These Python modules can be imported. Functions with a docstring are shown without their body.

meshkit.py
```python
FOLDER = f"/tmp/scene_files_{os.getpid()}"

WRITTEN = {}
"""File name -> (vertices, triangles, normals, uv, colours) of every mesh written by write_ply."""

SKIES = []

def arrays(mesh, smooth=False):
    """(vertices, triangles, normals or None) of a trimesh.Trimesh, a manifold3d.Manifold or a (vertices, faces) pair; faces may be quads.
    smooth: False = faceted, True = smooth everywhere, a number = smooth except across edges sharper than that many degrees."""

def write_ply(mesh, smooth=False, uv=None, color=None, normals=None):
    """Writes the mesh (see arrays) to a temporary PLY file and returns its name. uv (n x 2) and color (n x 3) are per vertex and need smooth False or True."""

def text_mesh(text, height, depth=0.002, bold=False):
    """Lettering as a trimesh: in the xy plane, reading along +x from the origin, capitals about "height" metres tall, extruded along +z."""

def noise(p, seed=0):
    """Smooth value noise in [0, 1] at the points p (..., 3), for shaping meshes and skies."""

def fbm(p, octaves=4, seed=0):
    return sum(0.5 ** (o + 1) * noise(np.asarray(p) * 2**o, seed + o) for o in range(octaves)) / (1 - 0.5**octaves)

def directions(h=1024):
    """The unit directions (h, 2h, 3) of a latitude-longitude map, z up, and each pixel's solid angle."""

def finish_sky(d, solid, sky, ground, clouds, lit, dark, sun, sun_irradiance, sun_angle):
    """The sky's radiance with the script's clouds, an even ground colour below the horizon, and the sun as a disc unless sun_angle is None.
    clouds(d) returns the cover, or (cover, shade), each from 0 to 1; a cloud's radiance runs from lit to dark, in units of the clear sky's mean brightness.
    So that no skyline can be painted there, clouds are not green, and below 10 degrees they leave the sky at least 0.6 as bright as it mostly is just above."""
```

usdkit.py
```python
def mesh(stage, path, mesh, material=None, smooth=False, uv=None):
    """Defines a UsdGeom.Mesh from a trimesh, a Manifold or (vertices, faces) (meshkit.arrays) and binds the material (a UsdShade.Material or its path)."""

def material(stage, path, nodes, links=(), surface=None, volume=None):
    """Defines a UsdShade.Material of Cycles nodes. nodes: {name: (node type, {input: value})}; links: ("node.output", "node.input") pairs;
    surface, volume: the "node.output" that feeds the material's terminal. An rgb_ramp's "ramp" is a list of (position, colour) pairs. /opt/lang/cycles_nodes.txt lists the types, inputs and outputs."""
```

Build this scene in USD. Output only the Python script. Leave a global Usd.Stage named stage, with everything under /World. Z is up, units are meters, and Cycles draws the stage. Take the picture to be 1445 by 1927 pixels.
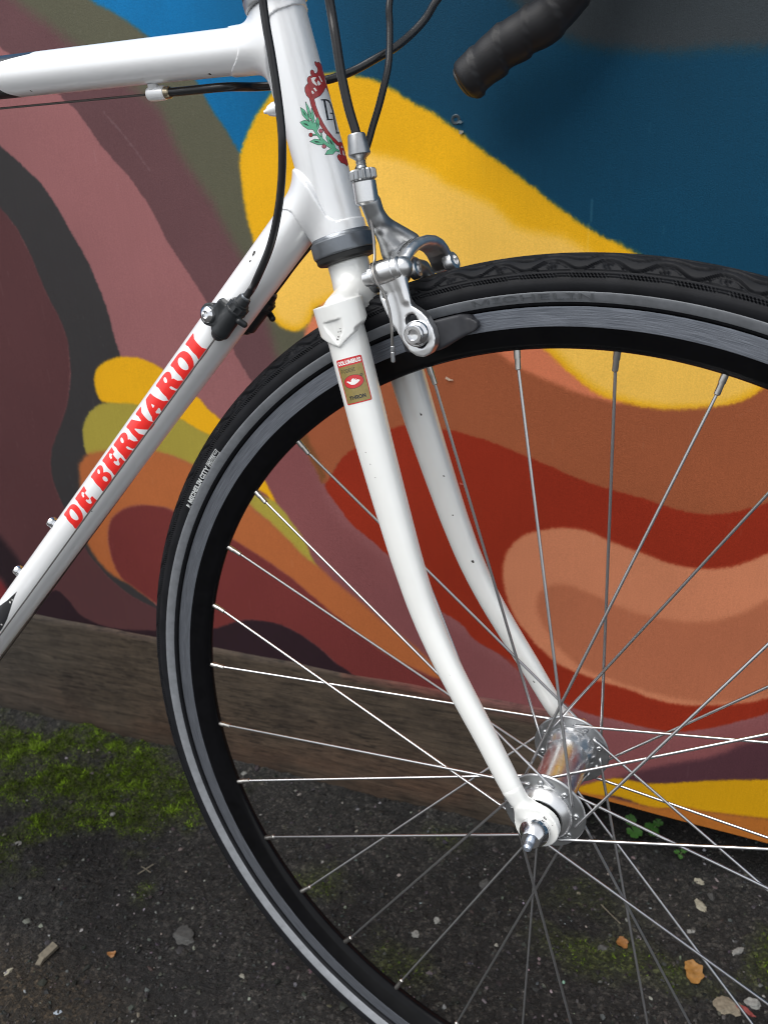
"""White road bicycle leaning on a painted plywood wall, close on the front wheel. Units: metres; z up; x along the wall, y into the wall."""
import math
import random
import numpy as np
import trimesh
import usdkit
import meshkit
from pxr import Usd, UsdGeom, UsdLux, UsdShade, Gf, Sdf, Vt
from shapely.geometry import Polygon, Point, LineString, box as sbox
from shapely.ops import unary_union
from shapely import affinity
from PIL import Image, ImageDraw, ImageFont
from scipy.ndimage import distance_transform_edt
from scipy.spatial import cKDTree

A = np.array
random.seed(7)
RNG = np.random.default_rng(7)
stage = Usd.Stage.CreateInMemory()
UsdGeom.SetStageUpAxis(stage, UsdGeom.Tokens.z)
UsdGeom.SetStageMetersPerUnit(stage, 1.0)
WORLD = UsdGeom.Xform.Define(stage, '/World')
stage.SetDefaultPrim(WORLD.GetPrim())

# ------------------------------------------------------------------ camera
CAM = A([0.061671, -0.450414, 0.7381])
RWC = A([[0.933986, 0.354518, -0.044577], [0.102183, -0.384559, -0.917427], [-0.342387, 0.852309, -0.395398]])
cam = UsdGeom.Camera.Define(stage, '/World/camera')
cam.CreateHorizontalApertureAttr(36.0)
cam.CreateVerticalApertureAttr(36.0 * 1927 / 1445)
cam.CreateFocalLengthAttr(38.332)
cam.CreateClippingRangeAttr(Gf.Vec2f(0.02, 400))
cam.CreateFStopAttr(18.0)
cam.CreateFocusDistanceAttr(0.50)
EXPOSURE = 1.42
cam.CreateExposureAttr(EXPOSURE)
_m = np.eye(4)
_m[0, :3], _m[1, :3], _m[2, :3], _m[3, :3] = RWC[0], -RWC[1], -RWC[2], CAM
cam.AddTransformOp().Set(Gf.Matrix4d(*_m.ravel().tolist()))

# ------------------------------------------------------------------ sky and sun (overcast)
SUN_DIR = A([-0.28, -0.40, 0.87])
SUN_DIR = SUN_DIR / np.linalg.norm(SUN_DIR)
SKY_STRENGTH = 0.06
SUN_INTENSITY = 0.40
CLOUD = (6.8, 6.95, 7.15)
sky_mat = usdkit.material(stage, '/World/Looks/sky', {
    'sky': ('sky_texture', {'sky_type': 'single_scattering', 'sun_disc': False, 'sun_elevation': math.asin(SUN_DIR[2]),
                            'sun_rotation': math.atan2(SUN_DIR[0], SUN_DIR[1])}),
    'tc': ('texture_coordinate', {}),
    'n': ('noise_texture', {'scale': 2.2, 'detail': 5.0, 'roughness': 0.55}),
    'cr': ('rgb_ramp', {'ramp': [(0.25, (0.80, 0.80, 0.80)), (0.7, (1.0, 1.0, 1.0))]}),
    'cl': ('mix', {'mix_type': 'multiply', 'fac': 1.0, 'color2': CLOUD}),
    'mx': ('mix', {'fac': 0.86}),
    'bg': ('background_shader', {'strength': SKY_STRENGTH})},
    [('tc.generated', 'n.vector'), ('n.fac', 'cr.fac'), ('cr.color', 'cl.color1'), ('sky.color', 'mx.color1'), ('cl.color', 'mx.color2'), ('mx.color', 'bg.color')], surface='bg.background')
dome = UsdLux.DomeLight.Define(stage, '/World/sky')
UsdShade.MaterialBindingAPI.Apply(dome.GetPrim()).Bind(sky_mat)
sun = UsdLux.DistantLight.Define(stage, '/World/sun')
sun.CreateNormalizeAttr(True) if hasattr(sun, 'CreateNormalizeAttr') else None
UsdLux.LightAPI(sun.GetPrim()).CreateNormalizeAttr(True)
UsdLux.LightAPI(sun.GetPrim()).CreateIntensityAttr(SUN_INTENSITY)
UsdLux.LightAPI(sun.GetPrim()).CreateColorAttr(Gf.Vec3f(1.0, 0.975, 0.94))
sun.CreateAngleAttr(55.0)
_z = SUN_DIR
_x = np.cross([0, 0, 1.0], _z)
_x /= np.linalg.norm(_x)
_y = np.cross(_z, _x)
_s = np.eye(4)
_s[0, :3], _s[1, :3], _s[2, :3] = _x, _y, _z
UsdGeom.Xformable(sun).AddTransformOp().Set(Gf.Matrix4d(*_s.ravel().tolist()))

# ------------------------------------------------------------------ scene tree helpers
USED = {}


def unique(path):
    n = USED.get(path, 0)
    USED[path] = n + 1
    return path if n == 0 else '%s_%03d' % (path, n)


def keys(prim, label=None, category=None, group=None, kind=None):
    for k, v in (('label', label), ('category', category), ('group', group), ('kind', kind)):
        if v:
            prim.SetCustomDataByKey(k, v)
    return prim


def xf(name, parent='/World', loc=None, rot=None, **kw):
    p = unique(parent + '/' + name)
    x = UsdGeom.Xform.Define(stage, p)
    if loc is not None:
        x.AddTranslateOp().Set(Gf.Vec3d(*map(float, loc)))
    if rot is not None:
        x.AddRotateZOp().Set(float(rot))
    keys(x.GetPrim(), **kw)
    return p


def put(name, m, mat, parent='/World', smooth=32, color=None, **kw):
    p = unique(parent + '/' + name)
    g = usdkit.mesh(stage, p, m, mat, smooth=False if color is not None else smooth)
    if color is not None:
        pv = UsdGeom.PrimvarsAPI(g).CreatePrimvar('paint', Sdf.ValueTypeNames.Color3fArray, 'vertex')
        pv.Set(Vt.Vec3fArray.FromNumpy(np.ascontiguousarray(color, np.float32)))
    keys(g.GetPrim(), **kw)
    return p


def lin(c):
    c = A(c, float) / 255.0
    return np.where(c < 0.04045, c / 12.92, ((c + 0.055) / 1.055) ** 2.4)


# ------------------------------------------------------------------ mesh helpers
def cat(*ms):
    vs, fs, n = [], [], 0
    for m in ms:
        v, f = (m.vertices, m.faces) if hasattr(m, 'vertices') else m
        vs.append(np.asarray(v, float)); fs.append(np.asarray(f) + n); n += len(v)
    return np.vstack(vs), np.vstack(fs)


def grid_faces(n, m, wrap_n=False, wrap_m=True):
    i = np.arange(n if wrap_n else n - 1)
    j = np.arange(m if wrap_m else m - 1)
    i, j = np.meshgrid(i, j, indexing='ij')
    i2, j2 = (i + 1) % n, (j + 1) % m
    a, b, c, d = i * m + j, i * m + j2, i2 * m + j2, i2 * m + j
    return np.vstack([np.stack([a, b, c], -1).reshape(-1, 3), np.stack([a, c, d], -1).reshape(-1, 3)])


def unit(v):
    v = np.asarray(v, float)
    return v / np.linalg.norm(v)


def spline(pts, n):
    """Centripetal-ish Catmull-Rom through pts, n samples evenly along the length."""
    p = np.asarray(pts, float)
    p = np.vstack([2 * p[0] - p[1], p, 2 * p[-1] - p[-2]])
    out = []
    for k in range(1, len(p) - 2):
        t = np.linspace(0, 1, 24, endpoint=False)[:, None]
        a, b, c, d = p[k - 1], p[k], p[k + 1], p[k + 2]
        out.append(0.5 * (2 * b + (c - a) * t + (2 * a - 5 * b + 4 * c - d) * t ** 2 + (3 * b - a - 3 * c + d) * t ** 3))
    q = np.vstack(out + [p[-2:-1]])
    s = np.r_[0, np.cumsum(np.linalg.norm(np.diff(q, axis=0), axis=1))]
    u = np.linspace(0, s[-1], n)
    return np.stack([np.interp(u, s, q[:, k]) for k in range(q.shape[1])], 1)


def frames(p, up=None):
    t = np.gradient(p, axis=0)
    t /= np.linalg.norm(t, axis=1)[:, None]
    n = np.zeros_like(p)
    u = A([0.12, 0.3, 0.95]) if up is None else np.asarray(up, float)
    n[0] = unit(u - (u @ t[0]) * t[0]) if abs(unit(u) @ t[0]) < 0.98 else unit(np.cross(t[0], [1, 0.2, 0.1]))
    for k in range(1, len(p)):
        v = n[k - 1] - (n[k - 1] @ t[k]) * t[k]
        n[k] = unit(v)
    return t, n, np.cross(t, n)


def sweep(p, r, sides=16, cap=True, up=None):
    """Tube along p; r: scalar, (n,), or (n, sides) radii."""
    p = np.asarray(p, float)
    t, n, b = frames(p, up)
    r = np.asarray(r, float)
    r = np.broadcast_to(r[:, None] if r.ndim == 1 else r, (len(p), sides))
    a = np.arange(sides) * 2 * np.pi / sides
    v = p[:, None] + r[..., None] * (np.cos(a)[None, :, None] * n[:, None] + np.sin(a)[None, :, None] * b[:, None])
    v = v.reshape(-1, 3)
    f = grid_faces(len(p), sides)[:, ::-1]
    if cap:
        k = len(v)
        v = np.vstack([v, p[:1], p[-1:]])
        j = np.arange(sides)
        f = np.vstack([f, np.stack([np.full(sides, k), (j + 1) % sides, j], 1)[:, ::-1] * 1, np.stack([np.full(sides, k + 1), (len(p) - 1) * sides + j, (len(p) - 1) * sides + (j + 1) % sides], 1)[:, ::-1]])
    m = trimesh.Trimesh(v, f, process=False)
    if cap:
        if m.volume < 0:
            m.invert()
    return m


def basis(d, ref=(0.1, -1.0, 0.2)):
    d = unit(d)
    e = unit(np.asarray(ref) - (np.asarray(ref) @ d) * d)
    return e, np.cross(d, e), d


def revolve(prof, o, d, segs=48, closed=False, rmod=None):
    """prof: (r, t) pairs about the axis o + t d. closed: profile is a loop (ring)."""
    e0, e1, d = basis(d)
    prof = np.asarray(prof, float)
    a = np.arange(segs) * 2 * np.pi / segs
    r = prof[:, 0][:, None] * np.ones(segs)[None]
    if rmod is not None:
        r = r + rmod(prof, a)
    v = np.asarray(o) + prof[:, 1][:, None, None] * d + r[..., None] * (np.cos(a)[None, :, None] * e0 + np.sin(a)[None, :, None] * e1)
    m = trimesh.Trimesh(v.reshape(-1, 3), grid_faces(len(prof), segs, wrap_n=closed), process=False)
    if not closed:
        k, n = len(m.vertices), len(prof)
        j = np.arange(segs)
        vv = np.vstack([m.vertices, [np.asarray(o) + prof[0, 1] * d], [np.asarray(o) + prof[-1, 1] * d]])
        ff = np.vstack([m.faces, np.stack([np.full(segs, k), (j + 1) % segs, j], 1), np.stack([np.full(segs, k + 1), (n - 1) * segs + j, (n - 1) * segs + (j + 1) % segs], 1)])
        m = trimesh.Trimesh(vv, ff, process=False)
    if m.volume < 0:
        m.invert()
    return m


def cyl(a, b, r, segs=20, bev=0.0):
    a, b = np.asarray(a, float), np.asarray(b, float)
    L = np.linalg.norm(b - a)
    if bev:
        return revolve([(r - bev, 0), (r, bev), (r, L - bev), (r - bev, L)], a, b - a, segs)
    return revolve([(r, 0), (r, L)], a, b - a, segs)


# signed distance kit + surface nets
def s_caps(P, a, b, ra, rb=None):
    rb = ra if rb is None else rb
    a, b = A(a, float), A(b, float)
    d = b - a
    t = np.clip(((P - a) @ d) / (d @ d), 0, 1)
    return np.linalg.norm(P - a - t[..., None] * d, axis=-1) - (ra + (rb - ra) * t)


def s_cyl(P, o, d, r, t0, t1):
    d = unit(d)
    q = P - np.asarray(o)
    t = q @ d
    rad = np.linalg.norm(q - t[..., None] * d, axis=-1)
    return np.maximum(rad - r, np.maximum(t0 - t, t - t1))


def smin(a, b, k):
    h = np.clip(0.5 + 0.5 * (b - a) / k, 0, 1)
    return b * (1 - h) + a * h - k * h * (1 - h)


def smax(a, b, k):
    return -smin(-a, -b, k)


def s_poly(P2, poly):
    """2D signed distance to a polygon (list of points), vectorised."""
    poly = np.asarray(poly, float)
    d = np.full(P2.shape[:-1], 1e9)
    ins = np.zeros(P2.shape[:-1], bool)
    for k in range(len(poly)):
        a, b = poly[k], poly[(k + 1) % len(poly)]
        e = b - a
        w = P2 - a
        t = np.clip((w @ e) / (e @ e), 0, 1)
        d = np.minimum(d, np.linalg.norm(w - t[..., None] * e, axis=-1))
        c = (a[1] > P2[..., 1]) != (b[1] > P2[..., 1])
        with np.errstate(divide='ignore', invalid='ignore'):
            xc = (b[0] - a[0]) * (P2[..., 1] - a[1]) / (b[1] - a[1] if b[1] != a[1] else 1e-12) + a[0]
        ins ^= c & (P2[..., 0] < xc)
    return np.where(ins, -d, d)


def nets(fn, lo, hi, h):
    lo, hi = A(lo, float), A(hi, float)
    n = np.ceil((hi - lo) / h).astype(int) + 1
    ax = [lo[k] + h * np.arange(n[k]) for k in range(3)]
    G = np.stack(np.meshgrid(*ax, indexing='ij'), -1)
    V = fn(G)
    ins = V < 0
    nc = n - 1
    acc = np.zeros((*nc, 3)); cnt = np.zeros(nc)
    quads = []
    cid = np.arange(nc.prod()).reshape(nc)
    for k in range(3):
        sl0 = [slice(None)] * 3; sl1 = [slice(None)] * 3
        sl0[k] = slice(0, -1); sl1[k] = slice(1, None)
        cr = ins[tuple(sl0)] != ins[tuple(sl1)]
        o = [q for q in range(3) if q != k]
        I = np.argwhere(cr)
        ok = np.ones(len(I), bool)
        for q in o:
            ok &= (I[:, q] > 0) & (I[:, q] < n[q] - 1)
        I = I[ok]
        i0 = tuple(I.T); J = I.copy(); J[:, k] += 1; i1 = tuple(J.T)
        v0, v1 = V[i0], V[i1]
        t = v0 / (v0 - v1)
        pt = G[i0] * (1 - t[:, None]) + G[i1] * t[:, None]
        cells = []
        for dq in ((-1, -1), (0, -1), (0, 0), (-1, 0)):
            C = I.copy(); C[:, o[0]] += dq[0]; C[:, o[1]] += dq[1]
            np.add.at(acc, tuple(C.T), pt); np.add.at(cnt, tuple(C.T), 1)
            cells.append(cid[tuple(C.T)])
        qd = np.stack(cells, 1)
        flip = (v0 < 0) ^ (k == 1)
        qd[~flip] = qd[~flip][:, ::-1]
        quads.append(qd)
    qd = np.vstack(quads)
    used = np.unique(qd)
    remap = np.full(nc.prod(), -1); remap[used] = np.arange(len(used))
    v = (acc.reshape(-1, 3)[used] / cnt.reshape(-1)[used][:, None])
    f = remap[qd]
    m = trimesh.Trimesh(v, np.vstack([f[:, [0, 1, 2]], f[:, [0, 2, 3]]]), process=False)
    if m.volume < 0:
        m.invert()
    return m


def to_world(m, fn):
    m = m.copy()
    m.vertices = fn(np.asarray(m.vertices))
    if m.volume < 0:
        m.invert()
    return m


def polys(g):
    if g.is_empty:
        return []
    return [x for x in getattr(g, 'geoms', [g]) if x.geom_type == 'Polygon' and x.area > 1e-12]


def decal(geom, fn, step, thick, axes='uv'):
    """A thin film of the 2D shape geom wrapped by fn(u, v, lift) -> points: top face and a rim. axes: the directions in which the surface bends."""
    vs, fs, n = [], [], 0
    for g in polys(geom.simplify(step * 0.02)):
        x0, y0, x1, y1 = g.bounds
        cx = np.arange(x0, x1 + step, step) if 'u' in axes else A([x0 - 1e-6, x1 + 1e-6])
        cy = np.arange(y0, y1 + step, step) if 'v' in axes else A([y0 - 1e-6, y1 + 1e-6])
        for a, b in zip(cx[:-1], cx[1:]):
            col = g.intersection(sbox(a, y0 - 1, b, y1 + 1)) if len(cx) > 2 else g
            if col.is_empty:
                continue
            for c, d in zip(cy[:-1], cy[1:]):
                for q in polys(col.intersection(sbox(a - 1e-6 if len(cx) == 2 else a, c, b + 1e-6 if len(cx) == 2 else b, d)) if len(cy) > 2 else col):
                    try:
                        v, f = trimesh.creation.triangulate_polygon(q, engine='earcut')
                    except Exception:
                        continue
                    vs.append(v); fs.append(np.asarray(f) + n); n += len(v)
    v, f = np.vstack(vs), np.vstack(fs)
    key = np.round(v / (step * 1e-5)).astype(np.int64)
    _, first, inv = np.unique(key, axis=0, return_index=True, return_inverse=True)
    v, f = v[first], inv.reshape(-1)[f]
    f = f[(f[:, 0] != f[:, 1]) & (f[:, 1] != f[:, 2]) & (f[:, 0] != f[:, 2])]
    ar = np.cross(v[f[:, 1]] - v[f[:, 0]], v[f[:, 2]] - v[f[:, 0]])
    f = np.where((ar < 0)[:, None], f[:, ::-1], f)
    top = fn(v[:, 0], v[:, 1], thick)
    low = fn(v[:, 0], v[:, 1], -0.00005)
    ed = np.vstack([f[:, [0, 1]], f[:, [1, 2]], f[:, [2, 0]]])
    _, fi, ct = np.unique(np.sort(ed, axis=1), axis=0, return_index=True, return_counts=True)
    be = ed[fi[ct == 1]]
    k = len(v)
    side = np.vstack([np.stack([be[:, 0], be[:, 1], be[:, 1] + k], 1), np.stack([be[:, 0], be[:, 1] + k, be[:, 0] + k], 1)])
    return np.vstack([top, low]), np.vstack([f, side])


FONT = __import__('glob').glob('/opt/blender-*/*/datafiles/fonts/Inter.woff2')[0]


def text_shape(text, height, bold=0, px=160):
    """Lettering as a 2D shape, capitals about height tall, baseline at 0, starting at x = 0."""
    font = ImageFont.truetype(FONT, px)
    x0, y0, x1, y1 = font.getbbox(text, anchor='ls', stroke_width=bold)
    im = Image.new('L', (x1 - x0 + 8, y1 - y0 + 8))
    ImageDraw.Draw(im).text((4 - x0, 4 - y0), text, 255, font, anchor='ls', stroke_width=bold)
    on = np.pad(np.asarray(im) > 127, ((0, 0), (1, 1))).astype(np.int8)
    rows, st = np.nonzero(np.diff(on, axis=1) == 1)
    en = np.nonzero(np.diff(on, axis=1) == -1)[1]
    g = unary_union([sbox(a, -r - 1, b, -r) for a, b, r in zip(st, en, rows)]).buffer(0.7).buffer(-0.7).simplify(0.8)
    s = height / (px * 0.727)
    return affinity.affine_transform(g, [s, 0, 0, s, -4 * s, (4 - y0) * s])


# ------------------------------------------------------------------ materials
def mat(name, base, rough=0.5, metal=0.0, coat=0.0, coat_rough=0.06, spec=0.5, vary=0.0, vscale=60.0, bump=0.0, bscale=900.0, bdist=0.0004, rvary=0.0, stretch=(1, 1, 1), detail=4.0):
    nodes = {'p': ('principled_bsdf', {'base_color': base, 'roughness': rough, 'metallic': metal, 'coat_weight': coat, 'coat_roughness': coat_rough, 'specular_ior_level': spec})}
    links = []
    if vary or bump or rvary:
        nodes['tc'] = ('texture_coordinate', {})
        nodes['mp'] = ('mapping', {'scale': stretch})
        links.append(('tc.object', 'mp.vector'))
    if vary:
        nodes['n'] = ('noise_texture', {'scale': vscale, 'detail': detail, 'roughness': 0.6})
        lo, hi = tuple(max(0, b * (1 - vary)) for b in base), tuple(min(1, b * (1 + vary)) for b in base)
        nodes['r'] = ('rgb_ramp', {'ramp': [(0.3, lo), (0.7, hi)]})
        links += [('mp.vector', 'n.vector'), ('n.fac', 'r.fac'), ('r.color', 'p.base_color')]
    if rvary:
        nodes['n3'] = ('noise_texture', {'scale': vscale * 1.7, 'detail': 4.0})
        nodes['mr'] = ('map_range', {'from_min': 0.3, 'from_max': 0.7, 'to_min': max(0.02, rough - rvary), 'to_max': min(1, rough + rvary), 'clamp': True})
        links += [('mp.vector', 'n3.vector'), ('n3.fac', 'mr.value'), ('mr.result', 'p.roughness')]
    if bump:
        nodes['n2'] = ('noise_texture', {'scale': bscale, 'detail': 3.0})
        nodes['b'] = ('bump', {'strength': bump, 'distance': bdist})
        links += [('mp.vector', 'n2.vector'), ('n2.fac', 'b.height'), ('b.normal', 'p.normal')]
    return usdkit.material(stage, '/World/Looks/' + name, nodes, links, surface='p.BSDF')


PEARL = mat('pearl_white_paint', (0.85, 0.86, 0.87), 0.36, 0.32, 0.45, 0.10, vary=0.0, vscale=25, bump=0.02, bscale=2600, bdist=0.0002)
CREAM = mat('aged_white_paint', (0.83, 0.835, 0.81), 0.36, 0.20, 0.5, 0.10, vary=0.03, vscale=25, bump=0.05, bscale=2600, bdist=0.0002)
ALLOY = mat('polished_aluminium', (0.76, 0.76, 0.76), 0.31, 1.0, vary=0.03, vscale=60, rvary=0.04)
DULL_ALLOY = mat('dull_aluminium', (0.40, 0.41, 0.42), 0.38, 1.0, vary=0.08, vscale=90, rvary=0.05)
CHROME = mat('bright_steel', (0.78, 0.78, 0.79), 0.14, 1.0, rvary=0.05)
STEEL = mat('spoke_steel', (0.56, 0.56, 0.57), 0.32, 1.0)
HEADSET = mat('grey_anodised_alloy', (0.20, 0.215, 0.235), 0.33, 0.85, rvary=0.06)
TRACK = mat('machined_brake_track', (0.22, 0.23, 0.26), 0.42, 0.9, vary=0.10, vscale=300, rvary=0.08)
BLACK_RIM = mat('black_anodised_rim', (0.0025, 0.0025, 0.003), 0.18, 0.0, spec=0.18, vary=0.3, vscale=80)
RUBBER = mat('tyre_rubber', (0.0075, 0.008, 0.0098), 0.60, 0.0, spec=0.17, vary=0.25, vscale=90, bump=0.25, bscale=1600, bdist=0.0003)
BAND = mat('reflective_band', (0.19, 0.20, 0.215), 0.36, 0.0, vary=0.16, vscale=140, detail=6)
PRINT = mat('pale_tyre_print', (0.50, 0.52, 0.52), 0.5, vary=0.2, vscale=400)
HOUSING = mat('black_cable_housing', (0.012, 0.012, 0.013), 0.30, spec=0.5)
PLASTIC = mat('black_plastic', (0.014, 0.016, 0.018), 0.42, spec=0.5, vary=0.3, vscale=90)
PADMAT = mat('pad_rubber', (0.028, 0.029, 0.034), 0.55, vary=0.2, vscale=150)
TAPE = mat('black_bar_tape', (0.010, 0.010, 0.012), 0.55, spec=0.4, bump=0.3, bscale=900, bdist=0.0004)
WIRE = mat('brake_wire_steel', (0.24, 0.23, 0.22), 0.4, 1.0)
DARKWIRE = mat('dark_wire', (0.10, 0.09, 0.085), 0.4, 0.8)
SEAL = mat('black_bearing_seal', (0.010, 0.010, 0.010), 0.5)
RED = mat('red_lettering', (0.72, 0.020, 0.016), 0.35, coat=0.4, vary=0.05, vscale=300)
INK = mat('black_ink', (0.012, 0.012, 0.014), 0.35, coat=0.4)
D_RED = mat('crest_red', (0.33, 0.028, 0.028), 0.35, coat=0.4, vary=0.25, vscale=700)
D_PINK = mat('crest_rose', (0.42, 0.12, 0.15), 0.35, coat=0.4)
D_GREEN = mat('crest_green', (0.11, 0.42, 0.25), 0.35, coat=0.4, vary=0.1, vscale=600)
D_DARKGREEN = mat('crest_vein', (0.015, 0.06, 0.04), 0.35)
D_WHITE = mat('print_white', (0.78, 0.78, 0.76), 0.35, coat=0.4)
D_GOLD = mat('sticker_gold', (0.26, 0.20, 0.062), 0.38, 0.25, coat=0.4, vary=0.12, vscale=500)
S_RED = mat('sticker_red', (0.52, 0.022, 0.024), 0.35, coat=0.4)
CHIP = mat('bare_chip', (0.05, 0.045, 0.04), 0.5)

# ------------------------------------------------------------------ the bicycle's own frames of reference
HUB = A([0, 0, 0.343683])
MW = A([[0.993531, 0.092074, 0.066477], [-0.095402, 0.994244, 0.048761], [-0.061605, -0.054788, 0.996596]])   # front wheel axes: forward, lateral, up
F_W, H_W, O_W = A([0.94182, 0, 0.336116]), A([-0.336116, 0, 0.94182]), A([-0.05393, 0, 0])
HW, H0, BW = A([-0.271332, 0.077991, 0.959321]), A([-0.053581, 0.005145, 0.347005]), A([-0.962484, -0.020007, -0.2706])
DT, T0, DD, D0 = unit([-0.999982, 0.001446, -0.005838]), A([-0.182275, 0.042136, 0.802014]), unit([-0.683482, -0.057455, -0.727703]), A([-0.160879, 0.035986, 0.726368])
NF = unit(np.cross(HW, BW))
NF = NF if NF[1] > 0 else -NF
AXLE = MW[:, 1]


def Wm(P):
    """wheel coordinates, mm -> world"""
    return HUB + (np.asarray(P, float) / 1000.0) @ MW.T


def Km(P):
    """fork coordinates (forward, lateral, along the steering axis), mm -> world"""
    P = np.atleast_2d(np.asarray(P, float)) / 1000.0
    w = O_W + P[:, :1] * F_W + P[:, 2:3] * H_W
    w = w + np.c_[0 * P[:, 1], P[:, 1], 0 * P[:, 1]]
    return HUB + w @ MW.T


def K1(*p):
    return Km(p)[0]


KF, KH = MW @ F_W, MW @ H_W

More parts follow.
